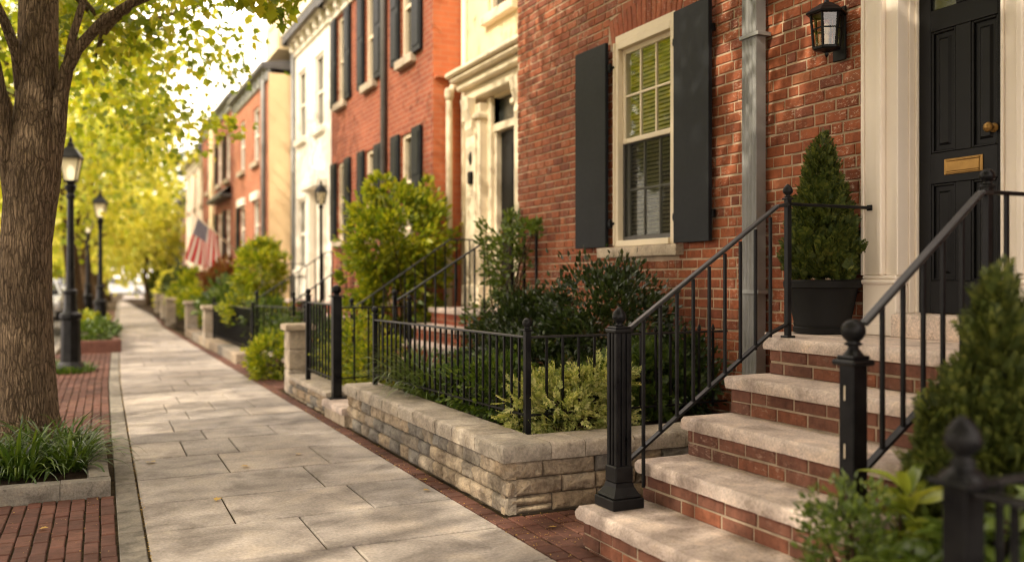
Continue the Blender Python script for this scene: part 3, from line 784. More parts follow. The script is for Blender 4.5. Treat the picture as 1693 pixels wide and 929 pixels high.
# shutters: plain boards standing off the wall on iron hinges
for (y0, y1, hy, tag, da) in ((6.68, 7.18, 6.66, 'left', .03), (5.25, 5.69, 5.71, 'right', -.02)):
    mb = MB(); s = 1 if hy < y0 else -1
    mt = Matrix.Translation((X - .02, hy, 0)) @ Matrix.Rotation(da, 4, 'Z') @ Matrix.Translation((-X + .02, -hy, 0))
    mb.box((X - .068, y0, WZ0 + .0), (X - .034, y1, WZ1 + .02), .004, mt)
    mb.box((X - .0335, y0 + .03, WZ0 + .06), (X - .026, y1 - .03, WZ1 - .04), .002, mt)
    sh = mb.build('shutter', M['shutter'], house)
    for hz in (WZ0 + .2, WZ1 - .2):
        h = MB(); yy = hy - s * .008
        h.box((X - .05, min(yy, y0) - .012, hz - .028), (X - .02, max(yy, y0) + .012, hz + .028), .004)
        h.tube([(X - .035, yy, hz - .04), (X - .035, yy, hz + .04)], .010, 10)
        h.box((X - .03, yy - .012 - .03 * (s > 0), hz - .012), (X + .004, yy + .012 + .03 * (s < 0), hz + .012), .003)
        h.build('hinge', M['iron'], sh)
# downspout
prof = []
y0, y1 = 4.70, 4.84; xo = 4.005
prof = [(4.085, y0), (4.085, y1), (xo, y1)]
for i in range(4):
    a = y1 - (y1 - y0) * (i + .3) / 4; b = y1 - (y1 - y0) * (i + .7) / 4
    prof += [(xo, a + .012), (xo + .012, a), (xo + .012, b), (xo, b - .012)]
prof += [(xo, y0)]
mb = MB(); mb.prism(prof, .62, 5.5, 2); ds = mb.build('downspout', M['zinc'], house)
mb = MB(); mb.tube([(4.045, 4.77, .64), (4.045, 4.77, .54), (4.0, 4.77, .47), (3.93, 4.77, .42)], .05, 12); mb.build('outlet_elbow', M['zinc'], ds, True)
for z in (1.2, 2.9, 4.4): box1('strap', (3.998, 4.675, z), (4.11, 4.865, z + .025), M['zinc'], ds, .002)
# door surround
ds = MB()
for s in (0, 1):
    m = (lambda y: y) if s == 0 else (lambda y: 6.53 - y)
    B = lambda lo, hi, c=.004: ds.box((lo[0], min(m(lo[1]), m(hi[1])), lo[2]), (hi[0], max(m(lo[1]), m(hi[1])), hi[2]), c)
    B((4.02, 3.70, 1.32), (4.14, 3.80, 3.5)); B((4.0, 3.665, 1.32), (4.139, 3.70, 3.5), .008); B((4.035, 3.585, 1.32), (4.138, 3.665, 3.5))
    B((4.022, 3.57, 1.32), (4.137, 3.585, 3.5)); B((4.01, 3.80, 1.32), (4.13, 3.822, 3.5))
    B((4.012, 3.575, .987), (4.136, 3.81, 1.27), .006); B((4.0, 3.57, .987), (4.02, 3.815, 1.05), .004); B((4.002, 3.57, 1.27), (4.135, 3.818, 1.295), .008); B((4.01, 3.572, 1.295), (4.134, 3.812, 1.32), .008)
    B((4.1, 3.558, 1.11), (4.2, 3.57, 3.5), .003); B((4.135, 3.54, 1.11), (4.2, 3.558, 3.3), .003)
ds.box((3.98, 2.70, 3.5), (4.14, 3.83, 3.8), .006); ds.box((3.9, 2.62, 3.8), (4.14, 3.91, 3.88), .006)
ds = ds.build('door_surround', M['trim'], house)
# door: stiles and rails with raised panels
dx = 4.15; Y0, Y1 = 2.99, 3.54; cx_ = (Y0 + Y1) / 2
zs = [1.117, 1.29, 1.81, 1.975, 2.63, 2.745, 3.0, 3.1]
ysd = [Y0, Y0 + .075, cx_ - .045, cx_ + .045, Y1 - .075, Y1]
mb = MB()
for a, b in ((0, 1), (4, 5)): mb.box((dx, ysd[a], zs[0]), (dx + .045, ysd[b], zs[-1]), .003)
for a, b in ((0, 1), (2, 3), (4, 5), (6, 7)): mb.box((dx + .0006, ysd[1], zs[a]), (dx + .045, ysd[4], zs[b]), .003)
for a, b in ((1, 2), (3, 4), (5, 6)): mb.box((dx + .0012, ysd[2], zs[a]), (dx + .045, ysd[3], zs[b]), .003)
door = mb.build('door', M['door'], house)
mb = MB()
for (a, b) in ((1, 2), (3, 4)):
    for (z0, z1) in ((zs[1], zs[2]), (zs[3], zs[4])):
        ya, yb = (ysd[1], ysd[2]) if a == 1 else (ysd[3], ysd[4])
        mb.box((dx + .02, ya - .002, z0 - .002), (dx + .04, yb + .002, z1 + .002))
        for (p, q, r, t) in ((ya, ya + .014, z0, z1), (yb - .014, yb, z0, z1), (ya + .014, yb - .014, z0, z0 + .014), (ya + .014, yb - .014, z1 - .014, z1)): mb.box((dx + .004, p, r), (dx + .0202, q, t), .004)
        brick(mb, lambda u, v, w: (dx + .02 - w, u, v), ya + .03, yb - .03, z0 + .03, z1 - .03, .0, .022, .012)
mb.build('raised_panel', M['door'], door)
for ya, yb in ((ysd[1], ysd[2]), (ysd[3], ysd[4])): box1('glass_light', (dx + .018, ya, zs[5]), (dx + .026, yb, zs[6]), M['glass_far'], door)
mb = MB(); yc, zc = 3.262, 1.893
mb.box((dx - .006, yc - .115, zc - .042), (dx + .001, yc + .115, zc + .042), .003); mb.box((dx - .011, yc - .098, zc - .027), (dx - .0055, yc + .098, zc + .027), .004)
for s in (-1, 1): mb.box((dx - .013, yc - .098, zc + s * .032 - .004), (dx - .006, yc + .098, zc + s * .032 + .004), .002)
mb.build('mail_slot', M['brass'], door)
mb = MB(); ky, kz = 3.085, 2.06
mt = Matrix.Translation((dx, ky, kz)) @ Matrix.Rotation(R(-90), 4, 'Y')
t = MB().lathe([(.024, 0), (.024, .006), (.012, .01), (.010, .03), (.02, .036), (.026, .048), (.02, .06), (.004, .066)], (0, 0, 0), 20)
mb.add([mt @ Vector(p) for p in t.v], t.f); mb.build('knob', M['brass'], door, True)
mb = MB(); rough_slab(mb, 3.95, 4.2, 2.975, 3.555, .987, 1.112, ('-x',), .004, 9, .03, .008); mb.build('door_sill', M['tread'], house, True, ang=50)

# wall lantern
ln = thing('wall_lantern', 'black glazed coach lantern fixed to the brick beside the door', 'lantern', (4.10, 4.06, 2.78))
mb = MB(); mb.box((4.085, 4.01, 2.60), (4.102, 4.11, 2.92), .004); mb.bar((4.09, 4.06, 2.87), (4.02, 4.06, 2.87), .018); mb.build('back_plate', M['iron'], ln)
lc = (3.99, 4.06); r0, r1, zb, zt = .075, .092, 2.665, 2.865
def hexp(r, z, k, n=6, off=.52): return (lc[0] + r * math.cos(2 * math.pi * k / n + off), lc[1] + r * math.sin(2 * math.pi * k / n + off), z)
mb = MB()
for k in range(6):
    mb.bar(hexp(r0, zb, k), hexp(r1, zt, k), .011); mb.bar(hexp(r0, zb, k), hexp(r0, zb, k + 1), .013); mb.bar(hexp(r1, zt, k), hexp(r1, zt, k + 1), .013)
    zm = zb + (zt - zb) * .55; rm = r0 + (r1 - r0) * .55; mb.bar(hexp(rm, zm, k), hexp(rm, zm, k + 1), .007)
mb.build('frame', M['iron'], ln)
mb = MB()
for k in range(6): mb.quad(hexp(r0 - .003, zb, k), hexp(r0 - .003, zb, k + 1), hexp(r1 - .003, zt, k + 1), hexp(r1 - .003, zt, k))
mb.build('glass', M['lampglass'], ln, fix=False)
MB().lathe([(.118, zt - .003), (.122, zt + .006), (.085, zt + .035), (.04, zt + .062), (.018, zt + .07), (.012, zt + .085), (.017, zt + .096), (.004, zt + .112)], (*lc, 0), 6, rot=.52).build('roof', M['iron'], ln)
MB().lathe([(.078, zb), (.07, zb - .012), (.03, zb - .02), (.012, zb - .028), (.012, zb - .04), (.003, zb - .055)], (*lc, 0), 6, rot=.52).build('base', M['iron'], ln)
mb = MB(); mb.tube([(lc[0], lc[1], zb), (lc[0], lc[1], zb + .08)], .012, 10); mb.lathe([(.008, zb + .08), (.02, zb + .1), (.018, zb + .13), (.004, zb + .155)], (*lc, 0), 10); mb.build('candle_bulb', M['cream'], ln, True)

# ================================================================== NEAR STOOP
st = thing('stoop', 'five limestone steps on brick risers up to the black door', 'steps', (3.1, 3.17, 0))
TXs = [2.17, 2.51, 2.79, 3.07, 3.33]; RH = .197; SY0, SY1 = 2.47, 3.87
for k in range(5):
    x0 = TXs[k]; x1 = (TXs[k + 1] + .05) if k < 4 else 4.118; zt = RH * (k + 1)
    mb = MB(); rough_slab(mb, x0, x1, SY0, SY1, zt - .064, zt, ('-x', '-y', '+y'), .009, k * 3.3, .018, .012)
    if k == 4: mb.prism([(x0 + .03, SY1 - .01), (3.66, 4.22), (4.117, 4.22), (4.117, SY1 - .01)], zt - .062, zt - .0015, 2)
    mb.build('tread', M['tread'], st, True, ang=40)
    fx = x0 + .034
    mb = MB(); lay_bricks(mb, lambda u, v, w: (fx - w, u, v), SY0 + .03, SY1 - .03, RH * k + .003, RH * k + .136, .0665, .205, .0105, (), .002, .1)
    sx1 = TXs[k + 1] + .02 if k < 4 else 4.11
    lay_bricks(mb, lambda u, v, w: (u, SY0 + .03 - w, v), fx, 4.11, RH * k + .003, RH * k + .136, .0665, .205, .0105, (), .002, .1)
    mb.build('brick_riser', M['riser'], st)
    mb = MB(); mb.box((fx + .006, SY0 + .036, -.05 + RH * k), (4.116, SY1 - .036, RH * k + .134))
    if k == 4: mb.prism([(x0 + .06, SY1 - .035), (3.69, 4.19), (4.116, 4.19), (4.116, SY1 - .035)], 0, RH * k + .132, 2)
    mb.build('core', M['riser_mortar'], st)

# ================================================================== IRONWORK
def acorn(c, r): # finial profile
    x, y, z = c
    return MB().lathe([(r * .5, z), (r * .75, z + r * .12), (r * .45, z + r * .3), (r * .5, z + r * .55), (r * .95, z + r * .95), (r * 1.02, z + r * 1.35), (r * .85, z + r * 1.9), (r * .5, z + r * 2.35), (r * .2, z + r * 2.6), (0.001, z + r * 2.68)], (x, y, 0), 18)
def ball(c, r):
    x, y, z = c; pr = [(r * .55, z), (r * .8, z + r * .15), (r * .5, z + r * .35)]
    for i in range(1, 9):
        t = math.pi * (.16 + .84 * i / 8); pr.append((max(.001, r * math.sin(t)), z + r * 1.25 - r * math.cos(t)))
    return MB().lathe(pr, (x, y, 0), 18)

def newel_fluted(c, z0, z1, parent, w=.082):
    x, y = c; mb = MB(); h = w / 2
    mb.box((x - .088, y - .088, z0), (x + .088, y + .088, z0 + .05), .004); mb.box((x - .08, y - .08, z0 + .05), (x + .08, y + .08, z0 + .066), .007)
    mb.add([(x + sx * r, y + sy * r, z) for (r, z) in ((.072, z0 + .066), (.066, z0 + .075), (.052, z0 + .1), (.048, z0 + .12)) for sx, sy in ((-1, -1), (1, -1), (1, 1), (-1, 1))],
           [(i * 4 + k, i * 4 + (k + 1) % 4, i * 4 + 4 + (k + 1) % 4, i * 4 + 4 + k) for i in range(3) for k in range(4)] + [(0, 3, 2, 1), (12, 13, 14, 15)])
    mb.box((x - .05, y - .05, z0 + .12), (x + .05, y + .05, z0 + .2), .006)
    mb.box((x - h * .78, y - h * .78, z0 + .2), (x + h * .78, y + h * .78, z1 - .03))
    for sx in (-1, 1):
        for sy in (-1, 1): mb.box((x + sx * h * .78 - .012, y + sy * h * .78 - .012, z0 + .2), (x + sx * h * .78 + .012, y + sy * h * .78 + .012, z1 - .03), .003)
    for s in (-1, 1):
        mb.box((x - .008, y + s * h * .85 - .008, z0 + .2), (x + .008, y + s * h * .85 + .008, z1 - .03), .003); mb.box((x + s * h * .85 - .008, y - .008, z0 + .2), (x + s * h * .85 + .008, y + .008, z1 - .03), .003)
    mb.box((x - .052, y - .052, z1 - .03), (x + .052, y + .052, z1 - .012), .005); mb.box((x - .044, y - .044, z1 - .012), (x + .044, y + .044, z1), .005)
    p = mb.build('newel_post', M['iron'], parent)
    acorn((x, y, z1), .035).build('finial', M['iron'], p, True); return p

def newel_plain(c, z0, z1, parent, w=.03, r=.024, cap=True, fin=ball, name='post', foot=True):
    x, y = c; mb = MB(); h = w / 2
    mb.box((x - h, y - h, z0), (x + h, y + h, z1), .003)
    if cap: mb.box((x - h * 1.5, y - h * 1.5, z1 - .012), (x + h * 1.5, y + h * 1.5, z1 - .001), .003)
    if foot: mb.box((x - h * 1.9, y - h * 1.9, z0), (x + h * 1.9, y + h * 1.9, z0 + .012), .003)
    p = mb.build(name, M['iron'], parent, False)
    if fin: fin((x, y, z1), r).build('finial', M['iron'], p, True)
    return p

def handrail(mb, pts, w=.034, h=.018):
    for a, b in zip(pts, pts[1:]): mb.bar(a, b, w, h, .004)

def balusters(parent, A, B, A2, B2, n, w=.014, ends=False, down=None):
    """square bars between the line A-B above and A2-B2 below"""
    for i in range(n):
        t = (i + (0 if ends else 1)) / (n + 1 - (2 if ends else 0))
        p = Vector(A).lerp(Vector(B), t); q = Vector(A2).lerp(Vector(B2), t)
        MB().bar((q.x, q.y, (down(t) if down else q.z)), (p.x, p.y, p.z), w, w, .002).build('baluster', M['iron'], parent)

# left rail of the near stoop
ry = 3.76
rl = thing('stair_railing', 'black railing with fluted newel on the planter side of the near steps', 'railing', (2.36, ry, RH), 'stair railings on the near steps')
newel_fluted((2.36, ry), RH + .001, 1.07, rl)
mb = MB(); handrail(mb, [(2.40, ry, 1.045), (3.345, ry, 1.685), (3.42, ry, 1.70)]); mb.build('handrail', M['rail'], rl)
mb = MB(); mb.bar((2.40, ry, .405), (3.30, ry, 1.015), .03, .012); mb.bar((3.30, ry, 1.012), (3.42, ry, 1.06), .03, .012); mb.build('bottom_rail', M['iron'], rl)
balusters(rl, (2.40, ry, 1.04), (3.40, ry, 1.69), (2.40, ry, .41), (3.40, ry, 1.055), 9, .0155, down=lambda t: .41 + .645 * t - (.2 if t < .12 else 0))
newel_plain((3.42, ry), .985, 1.735, rl, .03, .027, True, acorn)
mb = MB(); handrail(mb, [(3.42, ry, 1.70), (4.03, ry, 1.70)], .03, .016); mb.box((4.010, ry - .018, 1.684), (4.022, ry + .018, 1.716), .003); mb.build('landing_rail', M['iron'], rl)
# right rail
ry2 = 2.56
rr_ = thing('stair_railing', 'black railing with ball topped post on the conifer side of the near steps', 'railing', (2.65, ry2, RH * 2), 'stair railings on the near steps')
mb = MB(); h = .037
mb.box((2.65 - h, ry2 - h, RH * 2 + .001), (2.65 + h, ry2 + h, .985), .004)
mb.box((2.65 - h - .005, ry2 - h - .005, RH * 2 + .001), (2.65 + h + .005, ry2 + h + .005, RH * 2 + .06), .004)
mb.box((2.65 - .058, ry2 - .058, .972), (2.65 + .058, ry2 + .058, .995), .008); mb.box((2.65 - .044, ry2 - .044, .995), (2.65 + .044, ry2 + .044, 1.01), .005)
mb.add(*(lambda q: (q.v, q.f))(MB().lathe([(.04, 1.01), (.032, 1.02), (.02, 1.036), (.02, 1.052)], (2.65, ry2, 0), 16)))
np_ = mb.build('newel_post', M['iron'], rr_)
ball((2.65, ry2, 1.046), .046).build('finial', M['iron'], np_, True)
mb = MB()
for z in (.62, .84): mb.box((2.65 - h - .0012, ry2 + .004, z), (2.65 - h + .001, ry2 + .010, z + .055))
mb.build('cream_mark', M['cream'], np_)  # small cream strips on one face of the post
mb = MB(); handrail(mb, [(2.70, ry2, 1.125), (3.36, ry2, 1.655), (3.42, ry2, 1.66)], .038, .02); mb.build('handrail', M['rail'], rr_)
mb = MB(); mb.bar((2.69, ry2, .56), (3.40, ry2, 1.06), .032, .014); mb.build('bottom_rail', M['iron'], rr_)
balusters(rr_, (2.69, ry2, 1.115), (3.36, ry2, 1.65), (2.69, ry2, .56), (3.36, ry2, 1.035), 5, .0165)
newel_plain((3.40, ry2), .985, 1.69, rr_, .03, .03, True, ball)
mb = MB(); handrail(mb, [(3.40, ry2, 1.66), (4.0, ry2, 1.66)], .032, .016); mb.build('landing_rail', M['iron'], rr_)
for i in range(3):
    x = 3.52 + i * .15; MB().bar((x, ry2, .986), (x, ry2, 1.655), .0155).build('baluster', M['iron'], rr_)

def fence(name, label, posts, zrail, zlow, sp=.105, pw=.04, pick=.0135, tip=0.0, fin=ball, fr=.03, group=None, ptop=.05, rails=2, spear=False):
    t = thing(name, label, 'fence', (posts[0][0], posts[0][1], posts[0][2]), group)
    for (x, y, z, isp) in posts:
        if isp: newel_plain((x, y), z, zrail + ptop, t, pw, fr, True, fin, foot=False)
    mb = MB(); ml = MB()
    for a, b in zip(posts, posts[1:]):
        mb.bar((a[0], a[1], zrail), (b[0], b[1], zrail), .03, .014, .002); ml.bar((a[0], a[1], zlow), (b[0], b[1], zlow), .024, .012, .002)
    mb.build('top_rail', M['rail'], t); ml.build('bottom_rail', M['iron'], t)
    for a, b in zip(posts, posts[1:]):
        L = math.hypot(b[0] - a[0], b[1] - a[1]); n = max(1, int(round(L / sp)))
        for i in range(1, n):
            s = i / n; x, y = a[0] + (b[0] - a[0]) * s, a[1] + (b[1] - a[1]) * s
            m = MB().bar((x, y, zlow - .03), (x, y, zrail + tip), pick)
            if spear: m.lathe([(.006, zrail + tip), (.015, zrail + tip + .012), (.013, zrail + tip + .02), (.001, zrail + tip + .05)], (x, y, 0), 6)
            m.build('picket', M['iron'], t)
    return t
fence('planter_fence', 'low black picket fence standing inside the stone planter', [(2.30, 7.62, .38, 1), (2.45, 4.95, .34, 1)],   .945, .47, .098, .038, group='garden fences')
fence('side_fence', 'black picket fence from planter corner to the grey downspout', [(2.47, 4.95, .34, 0), (3.15, 4.95, .34, 0)], .945, .47, .112, .03, group='garden fences')
fence('spear_fence', 'short spear tipped picket fence beside the grey downspout', [(3.155, 4.95, .34, 0), (3.98, 4.97, .34, 0)], .945, .47, .118, .03, tip=.005, spear=True, group='garden fences')
g = fence('garden_gate', 'black barred gate panel with stout post behind the stone planter', [(2.2, 9.75, .2, 1), (2.2, 8.6, .2, 0)], 1.05, .34, .125, .05, .016, group='garden fences', ptop=.08)
p = newel_plain((2.2, 8.55), .16, 1.14, g, .085, .045, True, ball, foot=True)
fence('gate_return_fence', 'black fence behind the gate post along the neighbour steps', [(2.25, 8.62, .2, 0), (3.0, 8.75, .2, 1)], 1.02, .34, .15, .04, .015, group='garden fences')
fence('panel_fence', 'black iron fence in front of the shuttered brick house', [(2.42, 14.57, .1, 1), (2.30, 18.2, .1, 1)], .83, .22, .1, .05, .016, group='garden fences')
fence('panel_return_fence', 'black fence running from the far corner post toward the third steps', [(2.45, 14.55, .1, 0), (2.9, 13.1, .1, 1), (2.45, 11.0, .1, 1)], .88, .25, .14, .04, .015, group='garden fences')
# foreground fence with acorn corner post
ff = thing('corner_fence', 'blurred black fence with acorn topped corner post at the front right', 'fence', (2.06, 1.62, 0), 'garden fences')
cxp, cyp = 2.06, 1.62
mb = MB(); mb.box((cxp - .037, cyp - .037, 0), (cxp + .037, cyp + .037, .775), .005); mb.box((cxp - .066, cyp - .066, .765), (cxp + .066, cyp + .066, .785), .008)
mb.add(*(lambda q: (q.v, q.f))(MB().lathe([(.062, .785), (.05, .8), (.03, .815), (.026, .828)], (cxp, cyp, 0), 18)))
pp = mb.build('post', M['iron'], ff); acorn((cxp, cyp, .822), .047).build('finial', M['iron'], pp, True)
mb = MB(); mb.bar((cxp + .03, cyp, .765), (3.6, cyp, .765), .034, .02, .004); mb.bar((cxp, cyp - .03, .755), (cxp + .05, .2, .755), .034, .02, .004); mb.build('top_rail', M['rail'], ff); mb = MB()
mb.bar((cxp + .03, cyp, .2), (3.6, cyp, .2), .03, .014); mb.bar((cxp, cyp - .03, .2), (cxp + .05, .2, .2), .03, .014); mb.build('bottom_rail', M['iron'], ff)
for i in range(1, 11): MB().bar((cxp + i * .14, cyp, .1), (cxp + i * .14, cyp, .76), .016).build('picket', M['iron'], ff)
for i in range(1, 10): MB().bar((cxp + .05 * i / 10, cyp - i * .14, .1), (cxp + .05 * i / 10, cyp - i * .14, .75), .016).build('picket', M['iron'], ff)

# ================================================================== STONE PLANTER WALL
pw_ = thing('stone_planter_wall', 'tan ashlar garden wall with pale coping along the sidewalk', 'garden wall', (2.2, 6, 0))
mb = MB(); PX, PY = 2.095, 4.5
def course_cuts(a, b, lo, hi):
    c = [a]
    while c[-1] < b - 1e-6:
        n = c[-1] + random.uniform(lo, hi)
        if n > b - lo * .7: n = b
        c.append(n)
    return c
def stones(mb, fn, a, b, z0, z1, first):
    cs = [z0, z0 + .098, z0 + .193, z1]; sd = random.random() * 50
    for k in range(3):
        e = [a, a + first[k]] + course_cuts(a + first[k], b, .17, .34)[1:]
        for u0, u1 in zip(e, e[1:]):
            g = .004; sd += 1.7
            if k < 2 and u1 - u0 > .26 and random.random() < .12:
                m = (cs[k] + cs[k + 1]) / 2 + random.uniform(-.01, .01)
                stone_block(mb, fn, u0 + g, u1 - g, cs[k] + g * .7, m - g * .5, seed=sd); stone_block(mb, fn, u0 + g, u1 - g, m + g * .5, cs[k + 1] - g * .7, seed=sd + 9)
            else: stone_block(mb, fn, u0 + g, u1 - g, cs[k] + g * .7, cs[k + 1] - g * .7, .07, max(8, int((u1 - u0) / .013)), 10, .026, sd, .012)
stones(mb, lambda u, v, w: (PX - w, u, v), PY + .002, 7.8, 0, .292, [.2, .27, .17])
stones(mb, lambda u, v, w: (u, PY - w, v), PX + .002, 4.1, 0, .292, [.3, .36, .24])
stones(mb, lambda u, v, w: (u, 7.8 + w, v), PX + .01, 2.6, 0, .292, [.3, .2, .24])
mb.build('stone_face', M['ashlar'], pw_, True, ang=60)
mb = MB(); mb.box((PX + .03, PY + .03, -.02), (2.36, 7.77, .289)); mb.box((2.36, PY + .03, -.02), (4.11, 4.78, .289)); mb.build('core', M['wall_core'], pw_)
mb = MB(); y = PY - .02; sd = 1
for L in (.42, .36, .3, .44, .33, .38, .31, .4, .45):
    y2 = min(7.83, y + L)
    if 7.83 - y2 < .15: y2 = 7.83
    rough_slab(mb, PX - .025, PX + .275, y + .002, y2 - .002, .292, .385, ('-x', '-y') if y < 4.6 else ('-x', '+y') if y2 > 7.8 else ('-x',), .010, sd, .026, .014); sd += 2.7; y = y2
    if y >= 7.83: break
x = PX + .279
for L in (.22, .33, .36, .3, .4, .34, .5):
    x2 = min(4.11, x + L); rough_slab(mb, x, x2 - .004, PY - .02, PY + .28, .292, .385, ('-y',), .010, sd, .026, .014); sd += 1.9; x = x2
    if x >= 4.1: break
mb.build('coping', M['coping'], pw_, True, ang=50)
# threshold and low wall beyond, stone piers
th = thing('gate_threshold', 'pale stone step below the gate opening', 'step', (2.3, 8.2, 0))
mb = MB(); rough_slab(mb, 2.06, 3.0, 7.84, 8.58, .10, .16, ('-x',), .004, 4, .04, .008); mb.build('tread', M['tread'], th, True, ang=50)
box1('base', (2.09, 7.85, -.02), (2.99, 8.57, .1), M['cast'], th)
lw = thing('low_stone_wall', 'low ashlar wall under the gate panel', 'garden wall', (2.2, 9.4, 0))
mb = MB(); stones(mb, lambda u, v, w: (2.12 - w, u, v), 8.6, 10.38, -.09, .17, [.3, .2, .26]); stones(mb, lambda u, v, w: (u, 8.6 - w, v), 2.13, 2.4, -.09, .17, [.27, .27, .27]); mb.build('stone_face', M['ashlar'], lw, True, ang=60)
mb = MB(); mb.box((2.15, 8.62, -.02), (2.38, 10.38, .165)); mb.build('core', M['wall_core'], lw)
mb = MB(); rough_slab(mb, 2.1, 2.4, 8.58, 10.38, .17, .22, ('-x', '-y'), .006, 8, .05, .01); mb.build('coping', M['coping'], lw, True, ang=50)
pier = thing('stone_pier', 'square limestone pier at the end of the low wall under the gate panel', 'pier', (0, 0, 0), 'stone piers along the sidewalk')
mb = MB(); z = 0
for h in (.26, .23, .22): mb.box((-.13, -.13, z + .003), (.13, .13, z + h - .003), .012); z += h
mb.box((-.12, -.12, -.02), (.12, .12, .7)); mb.build('shaft', M['coping'], pier)
mb = MB(); rough_slab(mb, -.17, .17, -.17, .17, .712, .785, ('-x', '-y', '+x', '+y'), .004, 2, .04, .01); mb.build('cap', M['cast'], pier, True, ang=50)
pier.location = (2.26, 10.55, 0)
for (x, y, lab) in ((2.26, 18.45, 'pale stone pier at the end of the black iron fence'), (2.3, 22.2, 'second pale pier beyond the black iron fence'),
                    (2.2, 26.5, 'sunlit stone pier below the flag garden'), (2.55, 35.5, 'farthest small stone pier along the sidewalk'), (2.38, 30.5, 'small pier between the sunlit pier and the farthest pier')):
    copy_tree(pier, (x, y, 0), lab)
for (y0, y1, lab, nm) in ((14.3, 18.3, 'low stone kerb under the black iron fence', 'low_stone_wall'), (18.7, 22.0, 'low stone wall between the first two far piers', 'low_stone_wall')):
    t = thing(nm, lab, 'garden wall', (2.25, (y0 + y1) / 2, 0)); mb = MB(); yy = y0
    while yy < y1 - .1: L = min(random.uniform(.3, .6), y1 - yy); mb.box((2.13 + random.uniform(-.01, .01), yy + .004, -.02), (2.4, yy + L - .004, .16), .012); yy += L
    mb.build('stone_face', M['ashlar'], t)
#==PART3==
# ================================================================== NEIGHBOUR HOUSES
def rowhouse(name, label, X, y0, y1, z1, wall, wins, depth=5.0, side=None, cornice=None, cz=.45, proj=.28, frame='cream', sill='cast', eave=None, ops_extra=(), z0=-.02, roofrise=.9):
    t = thing(name, label, 'house', (X + depth / 2, (y0 + y1) / 2, 0))
    ops = [(w['y'] - w['w'] / 2, w['y'] + w['w'] / 2, w['z0'], w['z1']) for w in wins] + list(ops_extra)
    mb = MB(); cells(mb, X, y0, y1, z0, z1, ops, .12); mb.build('front_wall', M[wall], t, fix=False)
    mb = MB()
    mb.quad((X, y0, z0), (X + depth, y0, z0), (X + depth, y0, z1), (X, y0, z1)); mb.quad((X, y1, z0), (X, y1, z1), (X + depth, y1, z1), (X + depth, y1, z0)); mb.quad((X + depth, y0, z0), (X + depth, y1, z0), (X + depth, y1, z1), (X + depth, y0, z1))
    mb.build('side_wall', M[side or wall], t, fix=False)
    mb = MB(); a, b = y0 - (.02 if eave is None else eave), y1
    mb.add([(X - proj, a, z1 + cz), (X + depth, a, z1 + cz + roofrise), (X + depth, b, z1 + cz + roofrise), (X - proj, b, z1 + cz), (X + depth, a, z1), (X + depth, b, z1), (X - proj, a, z1 + .1), (X - proj, b, z1 + .1)], [(0, 1, 2, 3), (6, 4, 1, 0), (7, 3, 2, 5), (6, 0, 3, 7)])
    mb.build('roof', M['slate'], t, fix=False)
    if cornice:
        mb = MB(); mb.box((X - proj - .02, y0 + .005, z1 + cz * .6), (X + .05, y1 - .005, z1 + cz - .003), .02); mb.box((X - proj * .6, y0 + .005, z1 + cz * .25), (X + .051, y1 - .005, z1 + cz * .6 - .003), .02); mb.box((X - .05, y0 + .005, z1 - .16), (X + .049, y1 - .005, z1 + cz * .25 - .003), .01)
        n = int((y1 - y0) / .5)
        for i in range(n): yy = y0 + (i + .5) * (y1 - y0) / n; mb.box((X - proj * .55, yy - .04, z1 - .1), (X - .051, yy + .04, z1 + cz * .25 - .004), .01)
        mb.build('cornice', M[cornice], t)
    for w in wins:
        a, b, c, d = w['y'] - w['w'] / 2, w['y'] + w['w'] / 2, w['z0'], w['z1']; f = .055; xx = X + .035
        mb = MB(); mb.box((xx, a, c), (xx + .08, a + f, d)); mb.box((xx, b - f, c), (xx + .08, b, d)); mb.box((xx, a + f, d - f), (xx + .08, b - f, d)); mb.box((xx, a + f, c), (xx + .08, b - f, c + f))
        m = (c + d) / 2; mb.box((xx + .02, a + f, m - .025), (xx + .08, b - f, m + .025)); mb.box((xx + .04, (a + b) / 2 - .014, c + f), (xx + .078, (a + b) / 2 + .014, m - .025)); mb.box((xx + .04, (a + b) / 2 - .014, m + .025), (xx + .078, (a + b) / 2 + .014, d - f))
        wo = mb.build('window', M[w.get('frame', frame)], t)
        box1('pane', (xx + .06, a + .02, c + .02), (xx + .068, b - .02, d - .02), M['glass_far'], wo)
        if sill: box1('sill', (X - .09, a - .07, c - .13), (X + .04, b + .07, c - .002), M[sill], wo, .01)
        if w.get('hood'): box1('hood', (X - .08, a - .09, d + .004), (X + .02, b + .09, d + .2), M[w['hood']], wo, .015)
        for s in w.get('sh', ''):
            sw = w.get('shw', .36); ya, yb = (b + .01, b + .01 + sw) if s == 'l' else (a - .01 - sw, a - .01)
            mb = MB(); mb.box((X - .055, ya, c - .02), (X - .012, yb, d + .02), .006)
            for q0, q1 in ((c + .06, m - .04), (m + .04, d - .06)): mb.box((X - .066, ya + .05, q0), (X - .0545, yb - .05, q1), .008)
            mb.build('shutter', M['shutter'], t)
    return t
def spout(t, x, y, z0, z1, mat, r=.05, elbow=True):
    mb = MB(); pts = [(x, y, z0), (x, y, z1)]
    if elbow: pts += [(x + .04, y, z1 + .12), (x + .22, y, z1 + .25)]
    mb.tube(pts, r, 10); mb.build('downspout', M[mat], t, True)

